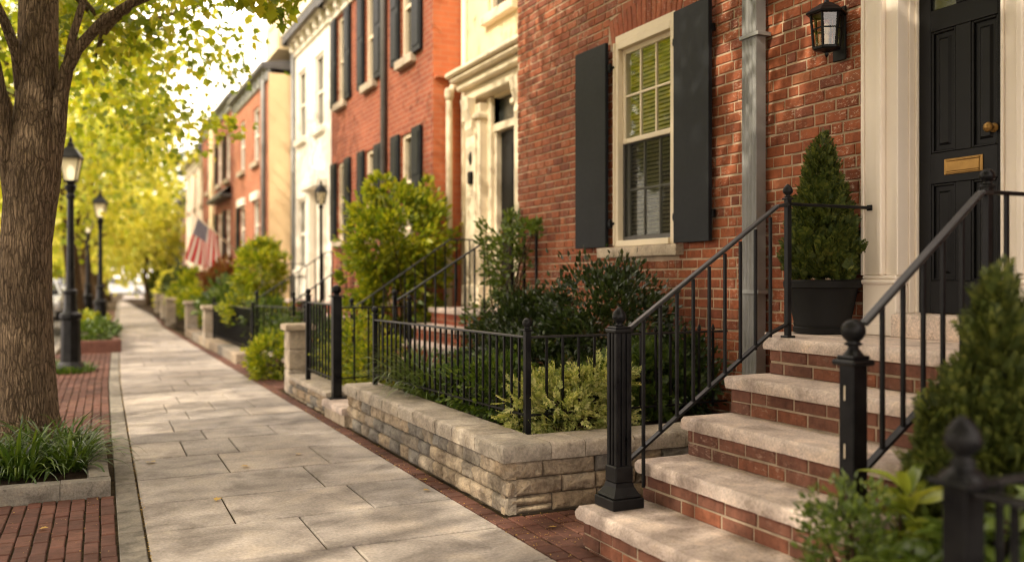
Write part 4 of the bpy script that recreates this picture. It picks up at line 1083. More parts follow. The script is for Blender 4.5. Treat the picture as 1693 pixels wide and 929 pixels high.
# cream neighbour with the columned doorway
CX = 4.65
cream = rowhouse('cream_house', 'cream stucco house with pediment doorway and black door', CX, 8.56, 11.3, 6.3, 'stucco_cream',
                 [dict(y=10.1, w=.8, z0=4.62, z1=6.1, frame='cream')], 4.5, cornice='cream', frame='cream', sill='cream', ops_extra=[(9.5, 10.32, .95, 3.55)])
mb = MB()
for (a, b) in ((10.42, 10.88), (8.98, 9.42)):
    mb.box((CX - .16, a, .96), (CX + .02, b, 3.5), .01); mb.box((CX - .2, a - .04, .96), (CX + .021, b + .04, 1.22), .015); mb.box((CX - .205, a - .03, 3.3), (CX + .022, b + .03, 3.38), .02); mb.box((CX - .18, a + .08, 1.35), (CX - .159, b - .08, 3.2), .012)
    # scrolled bracket
    pr = [(CX - .16, 3.12), (CX - .19, 3.12), (CX - .22, 3.2), (CX - .21, 3.3), (CX - .26, 3.44), (CX - .28, 3.58), (CX - .16, 3.58)]
    mb.prism([(p[0], p[1]) for p in pr], a + .12, b - .12, 1)
mb.box((CX - .17, 8.94, 3.58), (CX + .018, 10.92, 3.72), .015); mb.box((CX - .26, 8.9, 3.72), (CX + .017, 10.96, 3.82), .02); mb.box((CX - .34, 8.86, 3.82), (CX + .016, 11.0, 3.89), .025); mb.box((CX - .39, 8.82, 3.89), (CX + .015, 11.04, 3.96), .02)
mb.box((CX - .05, 10.32, .96), (CX + .14, 10.42, 3.56), .006); mb.box((CX - .05, 9.42, .96), (CX + .139, 9.5, 3.56), .006); mb.box((CX - .02, 9.5, 3.12), (CX + .138, 10.32, 3.22), .008); mb.box((CX + .0, 10.26, .96), (CX + .137, 10.32, 3.12), .006)
mb.build('door_surround', M['cream'], cream)
mb = MB(); mb.box((CX + .07, 9.5, .96), (CX + .1, 10.26, 3.119), .003)
for z0, z1 in ((1.15, 1.85), (2.05, 2.95)):
    for a, b in ((9.58, 9.84), (9.92, 10.18)): mb.box((CX + .06, a, z0), (CX + .0705, b, z1), .008)
cd = mb.build('door', M['door'], cream); box1('knob', (CX + .03, 10.19, 1.85), (CX + .0695, 10.23, 1.89), M['brass'], cd, .012)
box1('transom_pane', (CX + .07, 9.5, 3.221), (CX + .08, 10.32, 3.55), M['glass_far'], cream)
spout(cream, CX - .03, 11.22, .3, 6.2, 'cream', .045, False)
mb = MB(); mb.lathe([(.05, 0), (.055, .015), (.03, .03), (.002, .032)], (0, 0, 0), 18)
dp = MB(); mt = Matrix.Translation((CX - .161, 10.66, 2.83)) @ Matrix.Rotation(R(-90), 4, 'Y') @ Matrix.Diagonal((1.7, 1, 1.2, 1)); dp.add([mt @ Vector(p) for p in mb.v], mb.f); dp.build('door_plaque', M['iron'], cream)
box1('letter_box', (CX - .22, 10.57, 2.5), (CX - .161, 10.68, 2.66), M['iron'], cream, .012)

# red brick house with charcoal shutters and a flank coloured as if sunlit
B3 = 4.2
w3 = []
for z0, z1 in ((4.45, 6.0), (2.0, 3.38)):
    w3 += [dict(y=12.33, w=.58, z0=z0, z1=z1, sh='lr'), dict(y=14.15, w=.58, z0=z0, z1=z1, sh='lr'), dict(y=15.95, w=.58, z0=z0, z1=z1, sh='lr')]
h3 = rowhouse('brick_house', 'red brick house with charcoal shutters and flank tinted a sunlit orange', B3, 11.3, 16.7, 6.2, 'brick_a', w3, 5, side='brick_lit', cornice='white')
spout(h3, B3 - .05, 13.3, .2, 6.1, 'dark_metal', .055)
mb = MB(); mb.tube([(4.4, 11.22, .1), (4.4, 11.22, 3.7), (4.46, 11.24, 3.86), (4.6, 11.27, 3.95)], .045, 10); mb.lathe([(.05, 3.66), (.065, 3.72), (.065, 3.78), (.05, 3.82)], (4.4, 11.22, 0), 10); mb.build('downspout', M['cream'], h3, True)
mb = MB(); mb.box((4.22, 11.2, 3.95), (4.64, 11.298, 4.0), .008); mb.build('ledge', M['brick_lit'], h3)
# white house
w4 = [dict(y=19.2, w=.75, z0=4.25, z1=5.7), dict(y=17.65, w=.75, z0=4.25, z1=5.7), dict(y=19.25, w=.75, z0=1.5, z1=3.0)]
h4 = rowhouse('white_house', 'white stuccoed house with arched door hood', B3, 16.72, 19.93, 6.25, 'stucco_white', w4, 5, cornice='white', frame='white', sill='white', ops_extra=[(17.35, 18.05, .9, 3.05)])
mb = MB(); mb.box((B3 - .12, 18.05, .9), (B3 + .02, 18.3, 3.05), .01); mb.box((B3 - .12, 17.1, .9), (B3 + .02, 17.35, 3.05), .01); mb.box((B3 - .22, 17.0, 3.05), (B3 + .021, 18.4, 3.22), .02)
mb.prism([(17.05, 3.22), (18.35, 3.22), (18.2, 3.36), (17.95, 3.46), (17.7, 3.5), (17.45, 3.46), (17.2, 3.36)], B3 - .18, B3 + .019, 0); mb.build('door_hood', M['white'], h4)
mb = MB(); mb.box((B3 + .05, 17.35, .9), (B3 + .09, 18.05, 3.05), .004); mb.box((B3 + .04, 17.45, 1.1), (B3 + .051, 17.95, 1.9), .008); mb.box((B3 + .04, 17.45, 2.05), (B3 + .051, 17.95, 2.95), .008); mb.build('door', M['trim'], h4)
spout(h4, B3 - .05, 19.86, .2, 6.2, 'zinc', .045, False)
# brick house with tan party wall, and the tall cream upper storey over it
B4 = 3.65
w5 = []
for z0, z1 in ((4.0, 5.25), (2.0, 3.1)): w5 += [dict(y=21.5, w=.75, z0=z0, z1=z1, hood='white' if z0 < 3 else None), dict(y=23.5, w=.75, z0=z0, z1=z1, sh='l' if z0 < 3 else '', hood='white' if z0 < 3 else None)]
h5 = rowhouse('brick_house', 'salmon brick house with tan party wall and grey downspout', B4, 19.95, 24.9, 5.75, 'brick_b', w5, 6, side='stucco_tan', cornice='zinc', cz=.22, proj=.16, frame='white')
spout(h5, B4 - .05, 20.3, .2, 5.6, 'zinc', .06)
t = thing('chimney_block', 'tall cream stucco block rising above the salmon brick house', 'building', (6, 20.9, 6))
MB().box((3.85, 20.0, 6.3), (6.5, 21.4, 9.6)).build('wall', M['stucco_cream'], t); MB().box((3.7, 19.9, 9.6), (6.6, 21.5, 9.8), .03).build('coping', M['white'], t)
wo = box1('window', (3.82, 20.4, 6.9), (3.852, 21.0, 8.0), M['white'], t); box1('pane', (3.81, 20.46, 6.96), (3.821, 20.94, 7.94), M['glass_far'], wo)
# dark brick house with bay, then paler ones
w6 = []
for z0, z1 in ((4.05, 5.3), (1.6, 3.2)): w6 += [dict(y=26.0, w=.7, z0=z0, z1=z1, sh='l'), dict(y=27.7, w=.7, z0=z0, z1=z1, sh='l'), dict(y=30.2, w=.8, z0=z0, z1=z1, sh='')]
h6 = rowhouse('brick_house', 'dark brick house with a grey hood over its ground floor windows', B4, 24.92, 31.8, 6.0, 'brick_c', w6, 6, cornice='zinc', cz=.22, proj=.16, frame='white')
mb = MB(); mb.box((B4 - .3, 25.3, 3.5), (B4 + .05, 28.4, 3.6), .02); mb.add([(B4 - .3, 25.3, 3.6), (B4 - .3, 28.4, 3.6), (B4, 28.4, 3.85), (B4, 25.3, 3.85)], [(0, 1, 2, 3)]); mb.build('hood', M['dark_metal'], h6)
mb = MB(); mb.box((B4 - .1, 28.75, 0), (B4 + .04, 29.25, 5.9), .02); mb.build('pilaster', M['stucco_cream'], h6)
def plain(lab, X, y0, y1, z1, wall, n, sh='', side=None, corn='white', name='row_house'):
    w = []
    for k in range(n):
        yy = y0 + (k + .5) * (y1 - y0) / n
        for z0 in (1.6, 4.0): w.append(dict(y=yy, w=.8, z0=z0, z1=z0 + 1.4, sh=sh))
    return rowhouse(name, lab, X, y0, y1, z1, wall, w, 6, side=side, cornice=corn, frame='white')
plain('pale stucco house beyond the flag', 3.95, 33.5, 40.0, 5.6, 'stucco_pale', 3, side='stucco_pale')
plain('dark red brick house partly behind the golden garden tree', 4.6, 42, 49, 5.0, 'brick_c', 3, 'l', corn='dark_metal')
plain('small cream house near the far street corner', 5.6, 52, 60, 5.5, 'stucco_cream', 3)
plain('grey roofed brick house closing the far end of the street', -4, 95, 110, 6, 'brick_c', 5)
plain('tan house closing the far end of the street', -16, 94, 104, 6, 'stucco_pale', 4)
plain('brown brick house across the far corner', 7, 92, 104, 6.5, 'brick_b', 4)

# neighbour stoops
def side_stoop(lab, x0, x1, y0, y1, ztop, n, xe, riser='riser'):
    t = thing('stoop', lab, 'steps', ((x0 + xe) / 2, (y0 + y1) / 2, 0)); rh = ztop / n; tr = (x1 - x0) / (n - 1)
    for k in range(n):
        a = x0 + tr * k; b = a + tr + .05 if k < n - 1 else xe; zt = rh * (k + 1)
        MB().box((a, y0 - .03, zt - .06), (b, y1 + .03, zt), .012).build('tread', M['tread'], t)
        MB().box((a + .035, y0, rh * k - .01), (xe - .002, y1, zt - .0605)).build('riser', M['brick_a'], t)
    return t
side_stoop('pale stone steps up to the black door of the cream house', 2.95, 3.85, 9.0, 10.5, .95, 5, CX - .01)
side_stoop('steps behind the black railings of the shuttered brick house', 2.55, 3.45, 12.75, 14.6, .95, 5, B3 - .01)
side_stoop('steps below the arched hood of the white house', 2.9, 3.6, 17.1, 18.4, .9, 5, B3 - .01)
def simple_rail(lab, y, xa, za, xb, zb, xe, n, gnd, newel=True, end=None):
    t = thing('stair_railing', lab, 'railing', (xa, y, 0), 'stair railings of the neighbours')
    if newel: newel_plain((xa, y), gnd, za + .06, t, .038, .032, True, ball)
    mb = MB(); pts = [(xa, y, za), (xb, y, zb)] + ([(xe, y, zb)] if xe > xb + .05 else []); handrail(mb, pts, .034, .018); mb.build('handrail', M['rail'], t)
    for i in range(n):
        s = (i + 1) / (n + .5); x = xa + (xb - xa) * s; MB().bar((x, y, za - .82 + (zb - za) * s), (x, y, za + (zb - za) * s), .015).build('baluster', M['iron'], t)
    k = max(0, int((xe - xb) / .14))
    for i in range(k): x = xb + (xe - xb) * (i + .5) / k; MB().bar((x, y, zb - .78), (x, y, zb), .015).build('baluster', M['iron'], t)
    return t
simple_rail('bright topped railing on the near side of the cream house steps', 8.95, 2.91, 1.06, 3.97, 1.73, 3.97, 9, .1)
simple_rail('dark railing on the far side of the cream house steps', 10.55, 2.9, .94, 4.15, 1.79, 4.5, 9, .1)
simple_rail('railing on the near side of the shuttered house steps', 12.68, 2.66, .99, 3.56, 1.62, 4.1, 8, .1)
simple_rail('railing on the far side of the shuttered house steps', 14.68, 2.5, .98, 3.62, 1.74, 4.1, 8, .1)
simple_rail('far thin railing by the white house steps', 18.45, 2.9, 1.0, 3.6, 1.6, 4.1, 6, .1)
t = thing('guard_rail', 'short level black guard rail against the near brick wall by the climber', 'railing', (4.02, 8.2, .4))
mb = MB(); mb.bar((4.0, 8.45, 1.745), (4.0, 7.86, 1.745), .032, .016); mb.bar((4.0, 8.45, .5), (4.0, 7.86, .5), .03, .012); mb.build('handrail', M['rail'], t)
for yy in (8.43, 8.15, 7.88): MB().bar((4.0, yy, .2), (4.0, yy, 1.74), .022).build('post', M['iron'], t)

# garden lamp by the white house
t = thing('garden_lamp', 'slim black lamp on a post before the white house', 'lamp post', (3.3, 15.9, 0))
mb = MB(); mb.lathe([(.05, 0), (.05, .1), (.025, .15), (.022, 2.35), (.04, 2.38), (.02, 2.42)], (3.25, 13.55, 0), 12); mb.build('pole', M['iron'], t, True, ang=40)
mb = MB(); mb.lathe([(.05, 2.42), (.09, 2.6)], (3.25, 13.55, 0), 6); mb.build('lamp_shade', M['lampglass'], t)
mb = MB()
for k in range(6):
    a = 2 * math.pi * k / 6; mb.bar((3.25 + .052 * math.cos(a), 13.55 + .052 * math.sin(a), 2.42), (3.25 + .092 * math.cos(a), 13.55 + .092 * math.sin(a), 2.6), .012)
mb.lathe([(.11, 2.6), (.06, 2.68), (.02, 2.71), (.012, 2.76), (.002, 2.78)], (3.25, 13.55, 0), 6); mb.build('frame', M['iron'], t)
for o in list(t.children): o.location = Vector((0, 0, 0))
t.location = (3.25, 13.55, 0)
for o in t.children: o.matrix_parent_inverse = Matrix.Translation((-3.25, -13.55, 0))

# flag on the far brick house
t = thing('flag', 'stars and stripes flag hanging from a slanted pole on the brick row', 'flag', (3.6, 23.9, 1.9))
tip = Vector((2.58, 23.7, 2.85)); foot = Vector((3.65, 24.0, 1.95))
mb = MB(); mb.tube([foot, tip], .016, 8); mb.lathe([(.02, tip.z), (.035, tip.z + .03), (.002, tip.z + .07)], (tip.x, tip.y, 0), 10); mb.build('pole', M['cream'], t, True)
nu, nv = 26, 16; vs = []; uv = []
d = (foot - tip).normalized()
for j in range(nv + 1):
    for i in range(nu + 1):
        u, v = i / nu, j / nv
        h = tip + d * (.04 + .62 * (1 - v)); fall = Vector((-.14 + .12 * (1 - v), .05, -1)).normalized()
        p = h + fall * (1.05 * u) + Vector((.05 * math.sin(v * 9 + u * 3) * u, .09 * math.sin(v * 7 + u * 4 + 1) * u, 0)) + Vector((-(.5 - v) * -.25 * u, 0, 0))
        vs.append(p); uv.append((u, v))
mb = MB(); mb.add(vs, [(j * (nu + 1) + i, j * (nu + 1) + i + 1, (j + 1) * (nu + 1) + i + 1, (j + 1) * (nu + 1) + i) for j in range(nv) for i in range(nu)])
me = mb.mesh('cloth', True, False); ul = me.uv_layers.new(name='UVMap')
for lp in me.loops: ul.data[lp.index].uv = uv[lp.vertex_index]
link('cloth', me, M['flagcloth'], t)

# ================================================================== STREET LAMPS
lamp = thing('street_lamp', 'nearest black street lamp standing beside the big tree trunk', 'street lamp', (0, 0, 0), 'street lamps along the kerb')
MB().lathe([(.2, 0), (.2, .05), (.17, .09), (.135, .14), (.13, .3), (.125, .72), (.15, .75), (.15, .80), (.1, .84), (.085, .9), (.08, 1.08), (.095, 1.1), (.095, 1.13), (.06, 1.16)], (0, 0, 0), 16, .05).build('base', M['iron'], lamp, True, ang=30)
MB().lathe([(.058, 1.16), (.05, 1.6), (.043, 2.42), (.06, 2.44), (.06, 2.48), (.045, 2.5), (.07, 2.56), (.08, 2.6), (.05, 2.63), (.065, 2.66)], (0, 0, 0), 16, .06).build('pole', M['iron'], lamp, True, ang=30)
mb = MB(); q = lambda r, z, k: (r * math.cos(math.pi / 2 * k + .6), r * math.sin(math.pi / 2 * k + .6), z)
for k in range(4): mb.bar(q(.1, 2.66, k), q(.185, 3.0, k), .018); mb.bar(q(.1, 2.67, k), q(.1, 2.67, k + 1), .02); mb.bar(q(.185, 3.0, k), q(.185, 3.0, k + 1), .024)
mb.build('lantern_frame', M['iron'], lamp)
mb = MB()
for k in range(4): mb.quad(q(.097, 2.67, k), q(.097, 2.67, k + 1), q(.18, 3.0, k + 1), q(.18, 3.0, k))
mb.build('lantern_glass', M['frost'], lamp, fix=False)
MB().lathe([(.215, 3.0), (.2, 3.03), (.1, 3.13), (.055, 3.16), (.055, 3.2), (.03, 3.22), (.035, 3.26), (.01, 3.3), (.002, 3.34)], (0, 0, 0), 4, rot=.6).build('lantern_roof', M['iron'], lamp)
MB().lathe([(.02, 2.68), (.045, 2.74), (.05, 2.82), (.03, 2.88), (.002, 2.9)], (0, 0, 0), 14).build('bulb', M['bulb'], lamp, True)
lamp.location = (-.14, 14.2, 0)
copy_tree(lamp, (.38, 22.4, 0), 'second street lamp standing in the low brick planter')
copy_tree(lamp, (.17, 29.9, 0), 'third street lamp small among the golden trees')

# ================================================================== STREET TREES
t = thing('street_tree', 'big rough barked tree in the stone edged planter by the kerb', 'tree', (-.36, 7.6, 0))
mb = MB()
mb.tube([(-.38, 7.62, -.05), (-.372, 7.61, .12), (-.37, 7.6, .3), (-.373, 7.6, .7), (-.378, 7.6, 1.1), (-.378, 7.6, 1.57), (-.345, 7.6, 1.85), (-.322, 7.6, 2.05), (-.31, 7.6, 2.3), (-.30, 7.62, 2.6), (-.295, 7.64, 2.93), (-.29, 7.66, 3.4), (-.27, 7.7, 4.2), (-.2, 7.8, 5.4), (-.1, 7.9, 6.6)],
        [.31, .265, .222, .195, .178, .172, .178, .182, .165, .148, .14, .135, .11, .07, .03], 26, .09, 2)
def br(pts, r): mb.tube(pts, r, 12, .06, 4)
br([(-.28, 7.58, 1.85), (-.215, 7.56, 2.15), (-.17, 7.55, 2.4), (-.14, 7.54, 2.68), (-.10, 7.52, 2.86), (-.03, 7.5, 3.01), (.13, 7.45, 3.21), (.32, 7.4, 3.36), (.62, 7.35, 3.52), (1.1, 7.3, 3.72), (1.6, 7.2, 3.95)], [.07, .078, .066, .054, .048, .043, .038, .034, .028, .02, .008])
br([(-.10, 7.52, 2.86), (-.06, 7.5, 3.1), (.02, 7.48, 3.4), (.1, 7.5, 3.9), (.2, 7.6, 4.8)], [.035, .03, .026, .02, .008])
br([(-.36, 7.6, 1.5), (-.45, 7.6, 1.9), (-.49, 7.58, 2.2), (-.52, 7.56, 2.5), (-.57, 7.5, 2.85), (-.75, 7.3, 3.5), (-1.1, 7.0, 4.6)], [.08, .075, .062, .055, .045, .035, .015])
br([(-.40, 7.6, 2.7), (-.43, 7.58, 2.95), (-.5, 7.5, 3.15), (-.62, 7.4, 3.4), (-.9, 7.1, 4.1)], [.05, .042, .036, .03, .012])
br([(-.2, 7.8, 4.4), (.3, 8.3, 4.1), (.42, 8.6, 3.8), (.36, 8.6, 3.65), (.25, 8.6, 3.54), (.16, 8.6, 3.4), (.11, 8.6, 3.22)], [.04, .036, .034, .034, .032, .028, .008])
br([(-.25, 7.7, 3.6), (-.15, 8.3, 3.75), (.1, 8.7, 3.6), (.5, 9.2, 3.7), (1.1, 9.8, 4.1)], [.05, .04, .035, .025, .008])
br([(-.25, 7.7, 4.2), (-.9, 8.6, 4.9), (-1.8, 9.6, 5.5)], [.06, .04, .012]); br([(-.2, 7.8, 4.8), (.9, 7.2, 5.4), (2.0, 6.6, 5.8)], [.05, .035, .01])
mb.build('trunk', M['bark'], t, True)
Ps, Ds = [], []
def cl(c, r, n, k=8, sp=.4):
    p, d, _ = blob_pts(n, c, r, k, sp, low=-1.2); Ps.append(p); Ds.append(d)
cl((-.6, 8.6, 6.1), (3.2, 3.6, 1.7), 5200, 46, .26)
cl((.7, 5.2, 5.4), (2.2, 2.4, 1.1), 2200, 24, .26)
cl((-1.2, 10.2, 4.6), (1.3, 2.2, 1.3), 2400, 24, .3)
# sprays low enough to hang into the view
for (c, r, n, k) in (((1.32, 7.2, 3.55), (.32, .3, .16), 150, 7), ((1.0, 7.3, 3.62), (.35, .3, .16), 130, 7), ((1.55, 6.9, 3.6), (.3, .3, .2), 120, 6), ((.75, 8.0, 3.75), (.4, .5, .2), 150, 8),
                     ((.5, 9.2, 3.75), (.5, .5, .32), 300, 12), ((.15, 8.9, 3.5), (.4, .5, .4), 300, 12), ((-.1, 9.6, 3.65), (.45, .6, .4), 420, 14), ((1.1, 10.2, 3.9), (.5, .6, .3), 240, 10),
                     ((.5, 11.0, 3.3), (.45, .8, .5), 420, 16), ((.6, 11.4, 3.3), (.5, .6, .4), 260, 12), ((.3, 12.6, 3.9), (.7, .8, .6), 500, 18), ((1.35, 12.2, 4.1), (.5, .5, .3), 160, 9), ((1.2, 13.0, 3.3), (.6, .5, .28), 200, 10)):
    cl(c, r, n, k, .45)
P = np.concatenate(Ps); D = np.concatenate(Ds); D[:, 2] -= .45
V, F = scatter(T_MAPLE, P, D, .088 * rng.uniform(.6, 1.3, len(P)), .35)
link('crown', np_mesh('street_tree_crown', V, F), M['leaf_near'], t)
G = 'street trees along the kerb'
tree('street_tree', 'second tree trunk behind the nearest street lamp', (-.1, 26, 0), 9, .22, (-.8, 25.5, 5.3), (2.8, 3.6, 3.2), 5500, .16, M['leaf_tree'], None, 90, .2, T_MAPLE, 14, -.95, G)
tree('street_tree', 'leafy kerb tree added to dapple the shuttered house, trunk hidden behind the big tree', (-.85, 16.6, 0), 9, .17, (-.9, 16.4, 6.4), (2.5, 3.2, 2.0), 4200, .13, M['leaf_tree'], None, 60, .22, T_MAPLE, 10, -.95, G)  # put in to shade the shuttered facade; its crown also fills the upper left
tree('street_tree', 'third broad trunk behind the second street lamp', (.1, 33, 0), 9, .3, (-.3, 33.5, 5.6), (3.2, 3.6, 3.6), 5000, .2, M['leaf_hazed'], None, 80, .2, T_MAPLE, 12, -.95, G)
tree('street_tree', 'golden tree on the kerb well beyond the street lamps', (.6, 43, 0), 9, .25, (.3, 43, 5.2), (3.4, 3.6, 3.8), 5500, .25, M['leaf_hazed'], None, 70, .2, T_SMALL, 10, -.95, G)
tree('street_tree', 'golden kerb tree near the far street corner', (1.2, 56, 0), 10, .28, (.8, 56, 5.6), (4.2, 4, 4.2), 5000, .32, M['leaf_hazed'], None, 60, .2, T_SMALL, 10, -.95, G)
tree('garden_tree', 'small golden tree in front of the distant gardens', (2.75, 45, 0), 5, .12, (2.6, 45, 3.2), (1.5, 1.5, 1.7), 3000, .2, M['leaf_hazed'], None, 50, .22, T_SMALL, 8, -.95)
tree('far_tree', 'tall golden tree beyond the far crossing', (1.5, 98, 0), 13, .35, (1.0, 92, 6.5), (6.5, 4, 6), 4500, .5, M['leaf_hazed'], None, 60, .2, T_SMALL, 8, -.98)
tree('far_tree', 'dark green tree beyond the far houses', (7, 74, 0), 11, .35, (6.5, 74, 6), (4, 4, 4.5), 4500, .4, M['leaf_dark'], None, 60, .2, T_SMALL, 8, -.98)
tree('far_tree', 'yellow green tree on the far left beyond the crossing', (-6, 90, 0), 13, .35, (-5, 90, 6.0), (5.5, 4, 5.5), 4000, .5, M['leaf_tree'], None, 60, .2, T_SMALL, 8, -.98)
for i, (y, s) in enumerate(((-6, 1), (-2.4, 1.1), (1.2, 1), (4.5, .95), (9.3, 1.1), (13.3, 1), (18.3, 1), (24, 1.1), (36, 1.05))):
    tree('street_tree', 'unseen tree on the opposite pavement with its crown shaped for shade', (-8.4, y, 0), 9, .26, (-8.6, y, 7.8 if y < 8 else 7.6), (3.2, 3.0, 5.0) if y < 8 else (2.0, .85, 3.0), 5600 if y < 8 else 2600, .3, M['leaf_tree'], None, 34, .15, T_SMALL, 7, -.95, 'unseen trees placed for shade')  # out of view; tall crowns block sun up close, narrow ones band the sidewalk
tree('street_tree', 'unseen kerb tree added to shade the near house', (-.9, 2.6, 0), 9, .2, (-.7, 3.0, 6.2), (2.9, 3.4, 1.9), 12500, .24, M['leaf_tree'], None, 40, .24, T_SMALL, 8, -.8, 'unseen trees placed for shade')  # added off frame, dense crown keeps sun off the near wall
tree('street_tree', 'unseen kerb tree added behind the viewpoint to shade the door and conifer', (-.9, -2.5, 0), 9, .2, (-.7, -2.3, 6.0), (3, 3.2, 1.9), 12500, .25, M['leaf_tree'], None, 40, .24, T_SMALL, 8, -.8, 'unseen trees placed for shade')  # added out of view to block sun on the doorway and right conifer

# planter kerbs
def planter(lab, x0, x1, y0, y1, h, w, mat, cuts, inset_soil):
    t = thing('tree_planter', lab, 'planter', ((x0 + x1) / 2, y0, 0))
    def run(a, b, horiz, pos):
        c = a
        while c < b - .02:
            L = min(cuts * random.uniform(.8, 1.2), b - c)
            if b - c - L < .15: L = b - c
            mb = MB()
            if horiz: rough_slab(mb, c + .002, c + L - .002, pos, pos + w, -.02, h, ('-y', '+y'), .004, c * 7, .04, .009)
            else: rough_slab(mb, pos, pos + w, c + .002, c + L - .002, -.02, h, ('-x', '+x'), .004, c * 5, .04, .009)
            mb.build('kerb_stone', M[mat], t, True, ang=50); c += L
    run(x0, x1, True, y0); run(y0 + w, y1 - w, False, x1 - w); run(x0, x1, True, y1 - w); run(y0 + w, y1 - w, False, x0)
    MB().quad((x0 + w, y0 + w, inset_soil), (x1 - w, y0 + w, inset_soil), (x1 - w, y1 - w, inset_soil), (x0 + w, y1 - w, inset_soil)).build('soil', M['soil'], t, fix=False)
    return t
planter('grey stone edged planter around the big tree', -.72, .16, 5.95, 7.95, .098, .13, 'curb', .62, .06)
planter('low brown edged planter around the second lamp', -.33, .64, 17.5, 28, .22, .14, 'paver', 1.6, .16)
def strap(name, lab, c, rad, n, L, w, mat, lift=(.5, 1.2), cat_='plant'):
    t = thing(name, lab, cat_, c); V, F = blades(c, rad, n, L, w, lift); link('leaf_blades', np_mesh(name, V, F), mat, t); return t
def strap_multi(name, lab, items, mat, cat_='plant'):
    c0 = items[0][0]; t = thing(name, lab, cat_, c0); vs = []; fs = []; o = 0
    for (c, rad, n, L, w, lift) in items: V, F = blades(c, rad, n, L, w, lift); vs.append(V); fs.append(F + o); o += len(V)
    link('leaf_blades', np_mesh(name, np.concatenate(vs), np.concatenate(fs)), mat, t); return t
strap_multi('strap_leaved_plant', 'dark green arching strap leaves at the foot of the big tree',
            [((-.08, 6.62, .06), (.2, .32, 0), 170, .42, .0095, (.35, 1.25)), ((-.36, 6.5, .06), (.2, .3, 0), 170, .46, .0095, (.35, 1.3)), ((-.2, 7.05, .06), (.3, .22, 0), 130, .42, .009, (.5, 1.3)), ((-.55, 6.7, .06), (.14, .3, 0), 100, .45, .009, (.4, 1.3)), ((-.02, 7.2, .06), (.1, .2, 0), 70, .34, .008, (.4, 1.2))], M['leaf_strap'])

